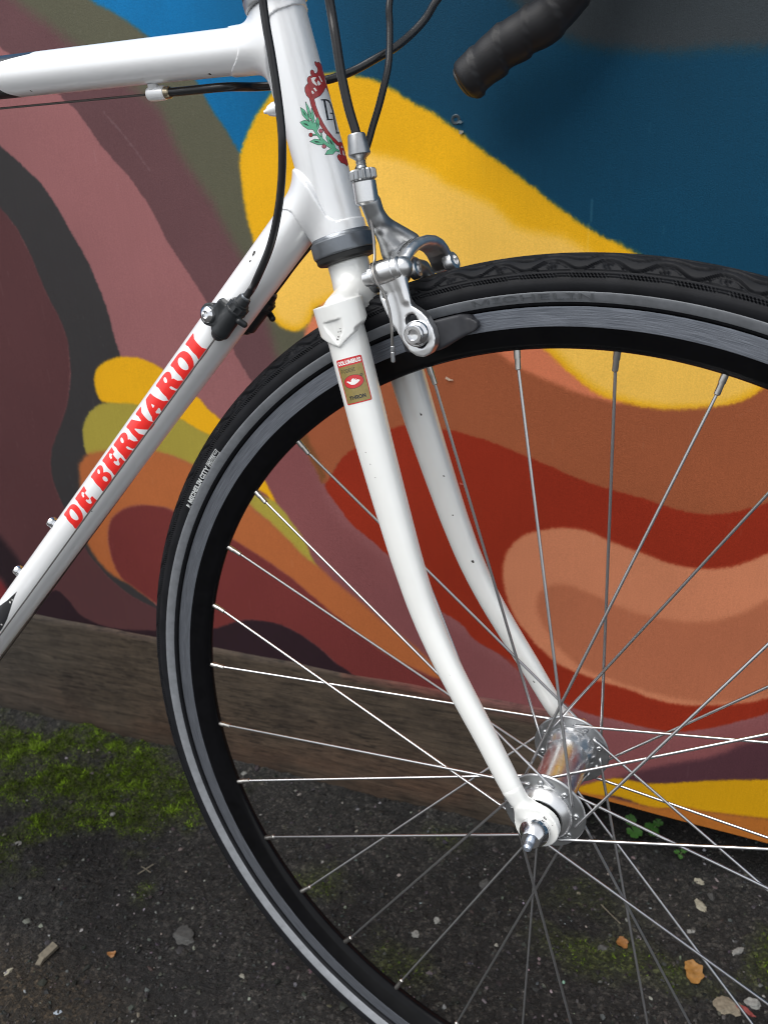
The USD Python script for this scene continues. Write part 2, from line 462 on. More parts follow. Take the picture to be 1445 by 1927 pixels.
# ------------------------------------------------------------------ painted wall
# the painting on the panel: (name, paint colour sRGB, softness of the sprayed edge in mm, outline x,z in mm on the wall), laid one over the other
PAINTING = [
    ('grey', (52, 58, 62), 14, "-119,879 -111,857 -102,846 -89,834 -65,820 -44,813 -8,807 31,803 84,802 172,797 211,905 -120,953"),
    ('rust', (140, 42, 22), 4, "-322,574 212,573 295,114 -387,-96"),
    ('olive', (87, 86, 70), 5, "-546,918 -508,888 -488,878 -466,864 -450,853 -427,836 -406,814 -393,791 -379,770 -367,750 -353,730 -308,719 -279,671 -272,617 -269,575 -273,521 -282,487 -285,445 -288,396 -295,297 -495,83 -1419,-123 -894,955"),
    ('maroon band', (96, 66, 69), 16, "-644,941 -613,910 -587,889 -558,871 -538,855 -503,833 -471,809 -450,792 -434,755 -420,732 -402,702 -388,675 -374,647 -361,610 -351,568 -343,517 -332,471 -320,436 -306,410 -303,362 -322,292 -495,83 -1419,-123 -888,968"),
    ('pink', (143, 94, 95), 2.5, "-698,907 -650,878 -628,859 -617,852 -591,833 -565,812 -547,796 -523,762 -499,736 -480,709 -459,666 -440,636 -424,609 -410,583 -398,558 -383,530 -365,499 -333,465 -323,453 -311,429 -304,417 -293,398 -273,373 -249,355 -226,334 -180,286 -154,271 -130,253 -110,237 -74,208 -23,185 13,180 42,177 74,177 104,188 133,204 159,221 227,250 266,3 -551,-296 -1538,-367 -908,927"),
    ('mauve', (127, 75, 76), 30, "-331,483 -289,389 -249,355 -180,286 -110,237 -23,185 74,177 227,244 266,3 -655,-333 -378,284 -396,429"),
    ('dark plum', (76, 46, 53), 9, "-11,78 17,97 56,126 88,141 118,157 146,180 163,192 212,228 255,73 -18,-15"),
    ('rust', (140, 42, 22), 3.5, "-304,417 -296,430 -286,446 -267,463 -246,478 -217,490 -205,495 -155,506 -134,549 221,521 245,272 159,221 133,204 104,188 74,177 42,177 13,180 -23,183 -68,208 -97,233 -134,249 -154,270 -180,286 -226,334 -249,355 -273,373 -293,398"),
    ('orange brown', (149, 82, 52), 3.5, "-341,483 -333,468 -323,453 -311,429 -308,420 -302,422 -296,430 -286,446 -267,463 -246,478 -217,490 -208,492 -188,492 -155,489 -123,481 -80,467 -38,451 -8,443 22,437 51,429 79,426 98,429 115,435 131,444 159,466 200,511 184,606 -85,619 -186,578 -302,531 -348,500"),
    ('brown edge', (112, 72, 42), 7, "-340,486 -333,468 -323,453 -311,429 -308,421 -303,428 -310,448 -317,463 -324,484"),
    ('salmon', (205, 118, 84), 6, "-314,566 -314,581 -307,594 -272,617 -186,598 -134,580 -113,567 -93,555 -68,544 -42,535 -25,531 -1,527 11,556 -38,601 -134,647 -293,637 -295,616 -299,575"),
    ('yellow', (226, 169, 20), 5, "-367,747 -362,758 -356,768 -350,775 -342,785 -334,792 -325,799 -305,807 -279,810 -261,810 -246,807 -231,803 -212,795 -191,782 -175,774 -158,762 -133,744 -98,720 -65,695 -36,676 0,658 44,631 93,595 129,570 126,559 113,546 98,535 78,529 52,525 24,524 -2,528 -25,536 -41,547 -59,562 -71,573 -94,590 -134,604 -185,618 -272,617 -296,609 -302,604 -307,594 -315,587 -324,583 -336,585 -344,590 -350,597 -355,616 -358,647 -362,670 -366,689 -368,711 -368,735"),
    ('yellow light', (238, 189, 83), 11, "-341,677 -327,703 -312,726 -284,743 -263,747 -243,747 -207,739 -182,728 -156,713 -121,698 -100,680 -64,673 -39,660 -13,642 50,612 103,578 114,558 107,546 96,538 78,531 51,528 24,527 0,531 -22,539 -38,550 -56,565 -69,577 -94,594 -134,608 -185,622 -272,621 -295,612 -303,609 -310,597 -316,590 -324,587 -334,589 -342,594 -346,600 -349,621 -349,647"),
    ('peach', (196, 124, 90), 5, "-107,334 -106,354 -100,370 -85,385 -63,394 -42,397 -21,395 -1,387 26,380 53,372 80,370 104,374 121,382 137,393 178,426 215,450 244,278 157,239 140,229 111,219 81,213 49,214 28,220 -3,225 -26,231 -47,238 -63,251 -80,269 -94,288 -103,310"),
    ('peach dark', (172, 102, 72), 8, "-70,312 -67,323 -55,331 -37,333 -13,326 10,316 42,310 72,310 101,316 127,331 143,346 185,379 202,263 157,241 111,223 81,219 49,220 -2,232 -24,239 -44,255 -60,278 -69,296"),
    ('charcoal', (54, 52, 53), 3, "-701,810 -655,771 -637,756 -611,733 -596,711 -582,683 -565,647 -553,605 -549,567 -546,552 -546,519 -572,467 -592,412 -616,353 -638,314 -627,273 -598,253 -571,236 -554,219 -589,231 -625,255 -655,293 -670,336 -679,360 -684,390 -679,419 -666,443 -640,480 -622,521 -617,555 -617,571 -622,592 -634,621 -643,656 -654,684 -673,709 -720,754"),
    ('left maroon', (85, 53, 55), 4, "-720,754 -673,709 -654,684 -643,656 -634,621 -622,592 -617,571 -617,555 -623,521 -640,480 -666,443 -679,419 -684,390 -679,360 -670,336 -655,293 -625,255 -589,231 -554,219 -532,207 -537,133 -1376,-35 -987,764"),
    ('left red', (112, 42, 45), 14, "-933,235 -817,225 -804,199 -807,160 -866,95 -1087,53"),
    ('left dark', (40, 28, 33), 14, "-941,326 -829,310 -797,294 -778,269 -762,239 -739,205 -780,156 -800,170 -805,203 -816,231 -870,244 -973,238"),
    ('yellow two', (224, 166, 22), 4, "-586,527 -580,535 -568,542 -547,548 -523,548 -508,544 -493,537 -478,525 -453,508 -442,496 -427,483 -406,457 -391,433 -379,415 -371,400 -368,389 -379,399 -391,406 -417,427 -440,462 -451,466 -475,478 -491,485 -525,491 -554,493 -581,494 -588,500 -589,517"),
    ('olive yellow', (161, 147, 61), 4, "-621,446 -619,459 -611,473 -598,485 -585,492 -554,494 -525,493 -491,485 -475,479 -451,467 -440,463 -416,428 -391,400 -368,390 -340,354 -326,323 -320,313 -337,325 -360,347 -380,366 -403,384 -433,410 -472,426 -492,433 -515,437 -551,442 -578,436 -599,430 -619,426 -622,435"),
    ('orange streak', (172, 98, 55), 7, "-639,399 -637,409 -629,418 -619,426 -599,431 -578,437 -551,443 -515,438 -492,433 -472,427 -433,411 -403,385 -380,368 -360,349 -337,326 -320,316 -290,292 -251,261 -212,233 -177,205 -158,187 -196,195 -240,211 -266,227 -319,265 -359,297 -400,320 -434,336 -472,342 -510,364 -533,367 -559,365 -587,355 -607,336 -615,311 -614,281 -605,259 -583,245 -556,228 -571,236 -598,252 -623,263 -640,283 -649,305 -648,350"),
    ('maroon oval', (111, 49, 47), 5, "-615,311 -607,336 -587,355 -559,365 -533,367 -510,364 -472,342 -434,337 -400,321 -359,297 -319,266 -266,228 -240,212 -196,195 -158,186 -184,160 -290,160 -308,189 -330,208 -352,220 -381,229 -420,228 -443,221 -477,205 -525,200 -556,227 -583,244 -605,259 -614,280"),
    ('dark purple', (43, 28, 34), 4, "-526,195 -477,206 -443,221 -420,228 -381,229 -352,220 -330,207 -308,189 -289,177 -278,155 -308,125 -571,126 -792,109 -792,180 -741,212 -720,223 -705,212 -688,190 -655,179 -612,180 -567,187"),
    ('yellow three', (196, 146, 12), 4, "-19,75 0,90 24,102 52,103 80,111 111,122 170,140 241,162 251,100 176,90 157,87 115,82 94,81 64,72 24,77 -16,65"),
    ('orange foot', (168, 100, 40), 6, "-34,63 1,73 36,73 64,73 94,81 115,82 157,87 176,90 251,100 273,-41 -31,-160"),]
Y_WALL = 0.2935
Y_BOARD = 0.2895


def closed_spline(p, n=10):
    p = np.asarray(p, float)
    a, b, c, d = np.roll(p, 1, 0), p, np.roll(p, -1, 0), np.roll(p, -2, 0)
    t = (np.arange(n) / n)[None, :, None]
    a, b, c, d = a[:, None], b[:, None], c[:, None], d[:, None]
    # damped tangents so that long edges stay straight
    L1, L0, L2 = np.linalg.norm(c - b, axis=2, keepdims=True), np.linalg.norm(b - a, axis=2, keepdims=True), np.linalg.norm(d - c, axis=2, keepdims=True)
    m1 = (c - a) * L1 / (L0 + L1 + 1e-9)
    m2 = (d - b) * L1 / (L1 + L2 + 1e-9)
    h = (2 * t**3 - 3 * t**2 + 1) * b + (t**3 - 2 * t**2 + t) * m1 + (-2 * t**3 + 3 * t**2) * c + (t**3 - t**2) * m2
    return h.reshape(-1, 2)


RX0, RZ0, RS = -1060.0, 20.0, 0.75          # raster origin (mm) and pixel (mm)
RNX, RNZ = 1920, 1500


def fbm2(nx, nz, cell, seed, octaves=4):
    g = np.random.default_rng(seed)
    out = np.zeros((nz, nx)); amp = 1.0; tot = 0
    for _ in range(octaves):
        kx, kz = int(nx / cell) + 3, int(nz / cell) + 3
        im = Image.fromarray(g.random((kz, kx)).astype(np.float32)).resize((int(kx * cell), int(kz * cell)), Image.BICUBIC)
        out += amp * np.asarray(im)[:nz, :nx]; tot += amp
        amp *= 0.5; cell = max(cell / 2, 1.01)
    return out / tot


def paint_raster():
    base_l, base_r = A([4, 107, 163.0]), A([5, 60, 86.0])
    xs = RX0 + RS * np.arange(RNX)
    t = np.clip((xs + 430) / 220, 0, 1); t = t * t * (3 - 2 * t)
    img = (base_l[None] * (1 - t[:, None]) + base_r[None] * t[:, None])[None].repeat(RNZ, 0)
    wob = (fbm2(RNX, RNZ, 44, 11, 2) - 0.5) * 3.0
    spk = RNG.standard_normal((RNZ, RNX))
    cloud = fbm2(RNX, RNZ, 160, 5) - 0.5
    img = img * (1 + 0.18 * cloud[..., None])
    for name, col, edge, txt in PAINTING:
        pts = A([[float(q) for q in s.split(',')] for s in txt.split()])
        pts = closed_spline(pts) if len(pts) > 5 else pts
        im = Image.new('L', (RNX, RNZ), 0)
        ImageDraw.Draw(im).polygon([((x - RX0) / RS, (z - RZ0) / RS) for x, z in pts], fill=1)
        m = np.asarray(im) > 0
        # the rim of the raster must not count as an edge
        sd = (distance_transform_edt(m) - distance_transform_edt(~m)) * RS
        e = edge * 0.62
        sd = sd + wob * (0.25 if edge < 6 else 1.0) + spk * 0.10 * e
        a = np.clip((sd + e) / (2 * e), 0, 1)
        a = a * a * (3 - 2 * a)
        c = A(col, float)[None, None] * (1 + 0.07 * (fbm2(RNX, RNZ, 90, 31 + len(name)) - 0.5))[..., None]
        img = img * (1 - a[..., None]) + c * a[..., None]
    # wear: faint scratches and scuffs
    g = np.random.default_rng(77)
    wear = Image.new('L', (RNX, RNZ), 0); dr = ImageDraw.Draw(wear)
    for _ in range(420):
        x, z = g.uniform(0, RNX), g.uniform(0, RNZ); L = g.uniform(6, 45); t = np.pi / 2 + g.normal(0, 0.08) if g.random() < 0.93 else g.uniform(0, np.pi)
        dr.line([(x, z), (x + L * np.cos(t), z + L * np.sin(t))], fill=int(g.uniform(6, 30)), width=1)
    for x, z, x2, z2, v in ((-0.515, 0.795, -0.487, 0.762, 60), (-0.487, 0.762, -0.470, 0.738, 45), (-0.036, 0.700, -0.040, 0.640, 70), (0.035, 0.62, 0.034, 0.60, 160)):
        dr.line([((x * 1000 - RX0) / RS, (z * 1000 - RZ0) / RS), ((x2 * 1000 - RX0) / RS, (z2 * 1000 - RZ0) / RS)], fill=v, width=2)
    wv = np.asarray(wear)[..., None] / 255.0
    img = img * (1 - wv) + (img * 0.6 + 90) * wv
    for x, z, r, k in ((-0.672, 0.24, 0.006, 0.75), (-0.676, 0.28, 0.004, 0.7)):
        pass
    return img


PAINT = paint_raster()


def paint_at(x, z):
    """paint colour (linear) at wall points, metres"""
    i = np.clip((np.asarray(x) * 1000 - RX0) / RS, 0, RNX - 2); k = np.clip((np.asarray(z) * 1000 - RZ0) / RS, 0, RNZ - 2)
    return lin(PAINT[k.astype(int), i.astype(int)])


mural_mat = usdkit.material(stage, '/World/Looks/mural_paint', {
    'a': ('attribute', {'attribute': 'paint'}),
    'tc': ('texture_coordinate', {}),
    'mp': ('mapping', {'scale': (1.0, 1.0, 0.045)}),
    'n': ('noise_texture', {'scale': 420.0, 'detail': 5.0, 'roughness': 0.65}),
    'nr': ('rgb_ramp', {'ramp': [(0.25, (0.86, 0.86, 0.86)), (0.60, (1.0, 1.0, 1.0)), (0.74, (1.07, 1.07, 1.07)), (0.80, (1.30, 1.30, 1.30))]}),
    'n2': ('noise_texture', {'scale': 900.0, 'detail': 4.0, 'roughness': 0.7}),
    'nr2': ('rgb_ramp', {'ramp': [(0.25, (0.78, 0.78, 0.78)), (0.75, (1.20, 1.20, 1.20))]}),
    'm1': ('mix', {'mix_type': 'multiply', 'fac': 0.32}),
    'm2': ('mix', {'mix_type': 'multiply', 'fac': 0.8}),
    'hm': ('mix', {'mix_type': 'mix', 'fac': 0.35}),
    'b': ('bump', {'strength': 0.6, 'distance': 0.001}),
    'p': ('principled_bsdf', {'roughness': 0.7, 'specular_ior_level': 0.15})},
    [('tc.object', 'mp.vector'), ('mp.vector', 'n.vector'), ('n.fac', 'nr.fac'), ('tc.object', 'n2.vector'), ('n2.fac', 'nr2.fac'),
     ('a.color', 'm1.color1'), ('nr.color', 'm1.color2'), ('m1.color', 'm2.color1'), ('nr2.color', 'm2.color2'), ('m2.color', 'p.base_color'),
     ('n2.color', 'hm.color1'), ('n.color', 'hm.color2'), ('hm.color', 'b.height'), ('b.normal', 'p.normal')], surface='p.BSDF')


def lines(*segs):
    out = []
    for a, b, h in segs:
        out.append(np.linspace(a, b, max(2, int(round((b - a) / h)) + 1)))
    return np.unique(np.concatenate(out).round(6))


wall = xf('mural_wall', label='tall plywood wall painted with swirling bands of blue, yellow, maroon, orange and pink', category='wall')
gx = lines((-5, -1.0, 0.25), (-1.0, -0.90, 0.01), (-0.90, 0.21, 0.00155), (0.21, 0.4, 0.006), (0.4, 5, 0.25))
gz = np.concatenate([np.linspace(0, 1, 9)[:-1], lines((0.078, 0.92, 0.00155), (0.92, 1.12, 0.006), (1.12, 2.7, 0.1))])
X, Z = np.meshgrid(gx, gz, indexing='ij')
zb = np.clip(0.0690 - 0.061 * (gx + 0.007), 0.035, 0.0765)
Z[:, :8] = zb[:, None] + (0.078 - zb[:, None]) * np.linspace(0, 1, 9)[:-1][None]
warp = 0.0012 * np.sin(X * 9 + 1) * np.sin(Z * 7) + 0.0004 * np.sin(X * 40 + Z * 23)
V = np.stack([X, Y_WALL + warp, Z], -1)
nx_, nz_ = X.shape
Fc = grid_faces(nx_, nz_, wrap_m=False)
col = paint_at(X, Z).reshape(-1, 3)
# split each cell along the diagonal whose ends have the more alike paint, so that edges stay smooth
_i, _j = np.meshgrid(np.arange(nx_ - 1), np.arange(nz_ - 1), indexing='ij')
_a, _b, _c, _d = (_i * nz_ + _j).ravel(), (_i * nz_ + _j + 1).ravel(), ((_i + 1) * nz_ + _j + 1).ravel(), ((_i + 1) * nz_ + _j).ravel()
_s = np.abs(col[_a] - col[_c]).sum(1) <= np.abs(col[_b] - col[_d]).sum(1)
Fc = np.vstack([np.stack([_a, _b, _c], 1)[_s], np.stack([_a, _c, _d], 1)[_s], np.stack([_a, _b, _d], 1)[~_s], np.stack([_b, _c, _d], 1)[~_s]])
back = V[:, 0].copy(); back[:, 1] += 0.018
topb = V[:, -1].copy(); topb[:, 1] += 0.018
n0 = nx_ * nz_
i = np.arange(nx_ - 1)
a0, a1, b0, b1 = i * nz_, (i + 1) * nz_, n0 + i, n0 + i + 1
c0, c1 = n0 + nx_ + i, n0 + nx_ + i + 1
t0, t1 = i * nz_ + nz_ - 1, (i + 1) * nz_ + nz_ - 1
Fb = np.vstack([np.stack([a0, b0, b1], 1), np.stack([a0, b1, a1], 1), np.stack([b0, c0, c1], 1), np.stack([b0, c1, b1], 1), np.stack([c0, t0, t1], 1), np.stack([c0, t1, c1], 1)])
raw = lin((96, 74, 52))
pan = put('panel', (np.vstack([V.reshape(-1, 3), back, topb]), np.vstack([Fc, Fb])), mural_mat, wall, color=np.vstack([col, np.tile(raw, (2 * nx_, 1))]))

wood = lambda n, lo, hi: usdkit.material(stage, '/World/Looks/' + n, {
    'a': ('attribute', {'attribute': 'paint'}),
    'tc': ('texture_coordinate', {}), 'mp': ('mapping', {'scale': (0.10, 1.0, 1.0)}),
    'n': ('noise_texture', {'scale': 190.0, 'detail': 7.0, 'roughness': 0.7, 'distortion': 0.6}),
    'nr': ('rgb_ramp', {'ramp': [(0.30, lo), (0.46, (0.85, 0.84, 0.82)), (0.7, hi)]}),
    'n2': ('noise_texture', {'scale': 26.0, 'detail': 8.0, 'roughness': 0.72}),
    'nr2': ('rgb_ramp', {'ramp': [(0.28, (0.50, 0.48, 0.48)), (0.5, (0.95, 0.93, 0.91)), (0.72, (1.25, 1.2, 1.14))]}),
    'm1': ('mix', {'mix_type': 'multiply', 'fac': 1.0}), 'm2': ('mix', {'mix_type': 'multiply', 'fac': 1.0}),
    'b': ('bump', {'strength': 0.7, 'distance': 0.0012}),
    'p': ('principled_bsdf', {'roughness': 0.75, 'specular_ior_level': 0.3})},
    [('tc.object', 'mp.vector'), ('mp.vector', 'n.vector'), ('n.fac', 'nr.fac'), ('tc.object', 'n2.vector'), ('n2.fac', 'nr2.fac'),
     ('a.color', 'm1.color1'), ('nr.color', 'm1.color2'), ('m1.color', 'm2.color1'), ('nr2.color', 'm2.color2'), ('m2.color', 'p.base_color'),
     ('n.fac', 'b.height'), ('b.normal', 'p.normal')], surface='p.BSDF')
WOOD = wood('weathered_board', (0.30, 0.28, 0.27), (1.25, 1.22, 1.15))
BACKING = mat('dark_backing', (0.016, 0.013, 0.011), 0.9, vary=0.5, vscale=120, bump=0.8, bscale=300, bdist=0.003)
put('footing', cat(trimesh.creation.box((10, 0.04, 0.34), trimesh.transformations.translation_matrix((0, 0.432, 0.13)))), BACKING, wall, smooth=False)  # added dark backing, blocks the light behind the gap under the panel

# bottom board nailed over the panel
bx = lines((-5, -1.0, 0.25), (-1.0, -0.92, 0.01), (-0.92, -0.0245, 0.0024))
bz = lines((-0.03, 0.17, 0.0024), (0.17, 0.1785, 0.0015))
X, Z = np.meshgrid(bx, bz, indexing='ij')
topz = 0.1785 + 0.0008 * np.sin(bx * 13) + 0.0006 * np.sin(bx * 47 + 1)
Z = np.where(Z > 0.15, 0.15 + (Z - 0.15) * ((topz[:, None] - 0.15) / 0.0285), Z)
nzf = (meshkit.fbm(np.stack([X * 22, 0 * X, Z * 120], -1), 4, 3) - 0.5)
Yf = Y_BOARD + 0.0012 * nzf + 0.004 * np.clip((0.012 - (0.1785 - Z)) / 0.012, 0, 1) ** 3
V = np.stack([X, Yf, Z], -1)
ly = np.stack([bx, np.full_like(bx, Y_WALL - 0.0002), topz + 0.0002], 1)
n0 = V.shape[0] * V.shape[1]; mz = V.shape[1]
i = np.arange(len(bx) - 1)
top_f = np.vstack([np.stack([i * mz + mz - 1, (i + 1) * mz + mz - 1, n0 + i + 1], 1), np.stack([i * mz + mz - 1, n0 + i + 1, n0 + i], 1)])
endv = V[-1].copy(); endv[:, 1] = Y_WALL - 0.0002
j = np.arange(mz - 1); e0 = n0 + len(bx)
last = (len(bx) - 1) * mz
end_f = np.vstack([np.stack([last + j, e0 + j, e0 + j + 1], 1), np.stack([last + j, e0 + j + 1, last + j + 1], 1)])
base = lin((76, 67, 58)); redd = lin((88, 63, 50)); grey = lin((66, 64, 61))
n1 = np.clip((meshkit.fbm(np.stack([X * 9, 0 * X, Z * 18], -1), 3, 8) - 0.35) * 2.6, 0, 1)[..., None]
low = np.clip((0.11 - Z) / 0.10, 0, 1)[..., None]
C = base * (1 - 0.6 * n1 * low) + redd * 0.6 * n1 * low
lf = np.clip((-0.62 - X) / 0.2, 0, 1)[..., None] * 0.6
C = C * (1 - lf) + grey * lf
over = np.clip(1 - (topz[:, None] - Z) / (0.010 + 0.016 * np.clip((X + 0.42) / 0.35, 0, 1)), 0, 1) ** 1.4 * (0.25 + 0.6 * np.clip((X + 0.45) / 0.3, 0, 1))
C = C * (1 - over[..., None] * 0.8) + paint_at(X, Z * 0 + 0.185) * over[..., None] * 0.8
streak = np.clip((meshkit.fbm(np.stack([X * 55, 0 * X, Z * 420], -1), 3, 15) - 0.60) * 9, 0, 1)[..., None] * np.clip((meshkit.fbm(np.stack([X * 7, 0 * X, Z * 14], -1), 3, 16) - 0.38) * 4, 0, 1)[..., None]
C = C * (1 - 0.55 * streak)
foot_dark = np.clip((0.022 - Z) / 0.03 + 0.5 * nzf, 0, 1)[..., None]  # board colour gets darker towards its foot
C = C * (1 - 0.6 * foot_dark) + lin((30, 27, 24)) * 0.6 * foot_dark
C = np.vstack([C.reshape(-1, 3), C[:, -1], C[-1]])
put('kick_board', (np.vstack([V.reshape(-1, 3), ly, endv]), np.vstack([grid_faces(len(bx), mz, wrap_m=False), top_f, end_f])), WOOD, color=C,
    label='weathered grey-brown board along the foot of the painted wall', category='board')

# a screw sunk in the panel, paint torn round it; paint chips
SCREW_Z = A([-0.154, Y_WALL, 0.767])
TORN = mat('torn_paint', (0.10, 0.14, 0.17), 0.7, vary=0.3, vscale=800)
sc = put('screw', revolve([(0.0004, -0.0002), (0.0014, -0.0003), (0.0020, 0.0003), (0.0036, 0.0005), (0.0042, 0.0001), (0.0044, -0.001)][::-1], SCREW_Z, (0, -1, 0), 20), mat('rusty_screw', (0.035, 0.05, 0.06), 0.5, 0.5), wall)


def flake(cx, cz, r, seed, tail=(0, 0), thick=0.0004, n=14):
    g = np.random.default_rng(seed)
    a = np.sort(g.uniform(0, 2 * np.pi, n))
    rr = r * g.uniform(0.45, 1.15, n)
    p = np.stack([cx + rr * np.cos(a) + tail[0] * np.maximum(0, np.cos(a)), cz + rr * np.sin(a) + tail[1] * np.maximum(0, -np.sin(a))], 1)
    P = Polygon(p).buffer(0)
    P = max(polys(P), key=lambda q: q.area)
    m = trimesh.creation.extrude_polygon(P, thick, engine='earcut')
    v = np.asarray(m.vertices)
    m.vertices = np.stack([v[:, 0], Y_WALL - 0.0009 - v[:, 2], v[:, 1]], 1)
    return m


put('paint_flake', flake(-0.1505, 0.7635, 0.0030, 3, (0.001, 0.003)), TORN, wall, smooth=False)
put('paint_flake', flake(-0.1490, 0.7570, 0.0019, 4), mat('pale_chip', (0.26, 0.24, 0.19), 0.7), wall, smooth=False)
put('paint_flake', flake(-0.1650, 0.5400, 0.0040, 5, (0.002, 0.004)), mat('worn_spot', (0.48, 0.36, 0.27), 0.7), wall, smooth=False)
put('paint_flake', flake(-0.1510, 0.4330, 0.0030, 6, (0.001, 0.003)), mat('worn_red', (0.42, 0.10, 0.07), 0.7), wall, smooth=False)

# ------------------------------------------------------------------ ground
def moss_mask(x, y):
    n = meshkit.fbm(np.stack([x * 26, y * 26, 0 * x], -1), 4, 21)
    d = np.minimum.reduce([np.hypot((x + 0.70) / 0.19, (y - 0.185) / 0.105), np.hypot((x + 0.575) / 0.10, (y - 0.205) / 0.075), np.hypot((x + 0.66) / 0.07, (y - 0.268) / 0.02)])
    big = np.clip(1.22 - d + (n - 0.5) * 2.5, 0, 1)
    for cx, cy, rx, ry, w in ((-0.282, 0.135, 0.035, 0.03, 0.55), (-0.158, 0.075, 0.04, 0.025, 0.5), (0.06, 0.152, 0.06, 0.022, 0.6), (0.19, 0.195, 0.035, 0.035, 0.95), (-0.16, 0.255, 0.02, 0.012, 0.35), (0.01, 0.22, 0.05, 0.02, 0.25)):
        q = np.hypot((x - cx) / rx, (y - cy) / ry)
        big = np.maximum(big, w * np.clip(1.5 - q + (n - 0.5) * 2.2, 0, 1))
    return np.clip(big, 0, 1)


gx = lines((-60, -2, 4), (-2, -1.0, 0.08), (-1.0, 0.45, 0.0023), (0.45, 2, 0.08), (2, 60, 4))
gy = lines((-60, -2, 4), (-2, -0.25, 0.06), (-0.25, 0.40, 0.0023), (0.40, 2, 0.1), (2, 60, 4))
X, Y = np.meshgrid(gx, gy, indexing='ij')
near = np.clip((X + 1.2) / 0.2, 0, 1) * np.clip((0.7 - X) / 0.2, 0, 1) * np.clip((Y + 0.5) / 0.2, 0, 1)
P3 = np.stack([X, Y, 0 * X], -1)
macro = meshkit.fbm(P3 * 9, 4, 1) - 0.5
fine = meshkit.fbm(P3 * 95, 3, 2) - 0.5
grain = meshkit.noise(P3 * 420, 5) - 0.5
MM = moss_mask(X, Y) * near
ramp_up = np.clip((Y - 0.262) / 0.03, 0, 1) * np.clip((-0.03 - X) / 0.03, 0, 1)
gap_dip_shade = np.clip((Y - 0.295 + 0.02 * macro) / 0.05, 0, 1) * np.clip((X + 0.02) / 0.03, 0, 1)
Zg = 0.010 * macro + 0.0034 * fine + 0.0016 * grain + 0.004 * MM * (0.6 + 1.6 * fine) + 0.005 * ramp_up * (1 + fine) - 0.008 * gap_dip_shade
Zg = Zg * near - 0.004
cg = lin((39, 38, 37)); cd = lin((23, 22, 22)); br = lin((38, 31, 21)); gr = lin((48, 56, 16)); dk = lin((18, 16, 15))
w = np.clip(0.5 + 2.2 * macro + 1.0 * fine, 0, 1)[..., None]
C = cd * (1 - w) + cg * w
bw_ = np.clip(1.25 - np.hypot((X + 0.50) / 0.14, (Y + 0.07) / 0.05), 0, 1)[..., None] * 0.75
C = C * (1 - bw_) + br * bw_
C = C * (1 - MM[..., None] * 0.85) + gr * MM[..., None] * 0.85
gd = np.clip(gap_dip_shade * 1.3, 0, 1)[..., None] * 0.75  # shade under the panel, painted into the ground colour
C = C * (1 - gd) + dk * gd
GROUND = usdkit.material(stage, '/World/Looks/damp_asphalt', {
    'a': ('attribute', {'attribute': 'paint'}), 'tc': ('texture_coordinate', {}),
    'v': ('voronoi_texture', {'scale': 330.0}),
    'vr': ('rgb_ramp', {'ramp': [(0.0, (0.35, 0.35, 0.35)), (0.55, (0.9, 0.9, 0.9)), (0.8, (1.4, 1.36, 1.3)), (0.95, (3.2, 3.1, 2.9))]}),
    'n': ('noise_texture', {'scale': 480.0, 'detail': 6.0, 'roughness': 0.72}),
    'nr': ('rgb_ramp', {'ramp': [(0.3, (0.38, 0.38, 0.38)), (0.52, (1.0, 1.0, 1.0)), (0.70, (2.3, 2.25, 2.2))]}),
    'sv': ('separate_color', {}),
    'm1': ('mix', {'mix_type': 'multiply', 'fac': 0.8}), 'm2': ('mix', {'mix_type': 'multiply', 'fac': 1.0}),
    'b': ('bump', {'strength': 1.0, 'distance': 0.003}),
    'p': ('principled_bsdf', {'roughness': 0.62, 'specular_ior_level': 0.35})},
    [('tc.object', 'v.vector'), ('v.color', 'sv.color'), ('sv.r', 'vr.fac'), ('tc.object', 'n.vector'), ('n.fac', 'nr.fac'),
     ('a.color', 'm1.color1'), ('vr.color', 'm1.color2'), ('m1.color', 'm2.color1'), ('nr.color', 'm2.color2'), ('m2.color', 'p.base_color'),
     ('n.fac', 'b.height'), ('b.normal', 'p.normal')], surface='p.BSDF')
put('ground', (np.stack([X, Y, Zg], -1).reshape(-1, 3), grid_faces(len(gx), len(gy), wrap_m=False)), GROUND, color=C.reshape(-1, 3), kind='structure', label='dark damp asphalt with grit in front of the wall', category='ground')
_gt = cKDTree(np.stack([X[(gx > -1.0).nonzero()[0][0]:], Y[(gx > -1.0).nonzero()[0][0]:]], -1).reshape(-1, 2))
_gz = Zg[(gx > -1.0).nonzero()[0][0]:].reshape(-1)


def gz_at(x, y):
    return _gz[_gt.query(np.stack([np.atleast_1d(x), np.atleast_1d(y)], -1))[1]]


# grit: far too many to count
PAINTED = usdkit.material(stage, '/World/Looks/stones', {'a': ('attribute', {'attribute': 'paint'}), 'p': ('principled_bsdf', {'roughness': 0.7, 'specular_ior_level': 0.3})}, [('a.color', 'p.base_color')], surface='p.BSDF')
ICO = trimesh.creation.icosphere(subdivisions=0)


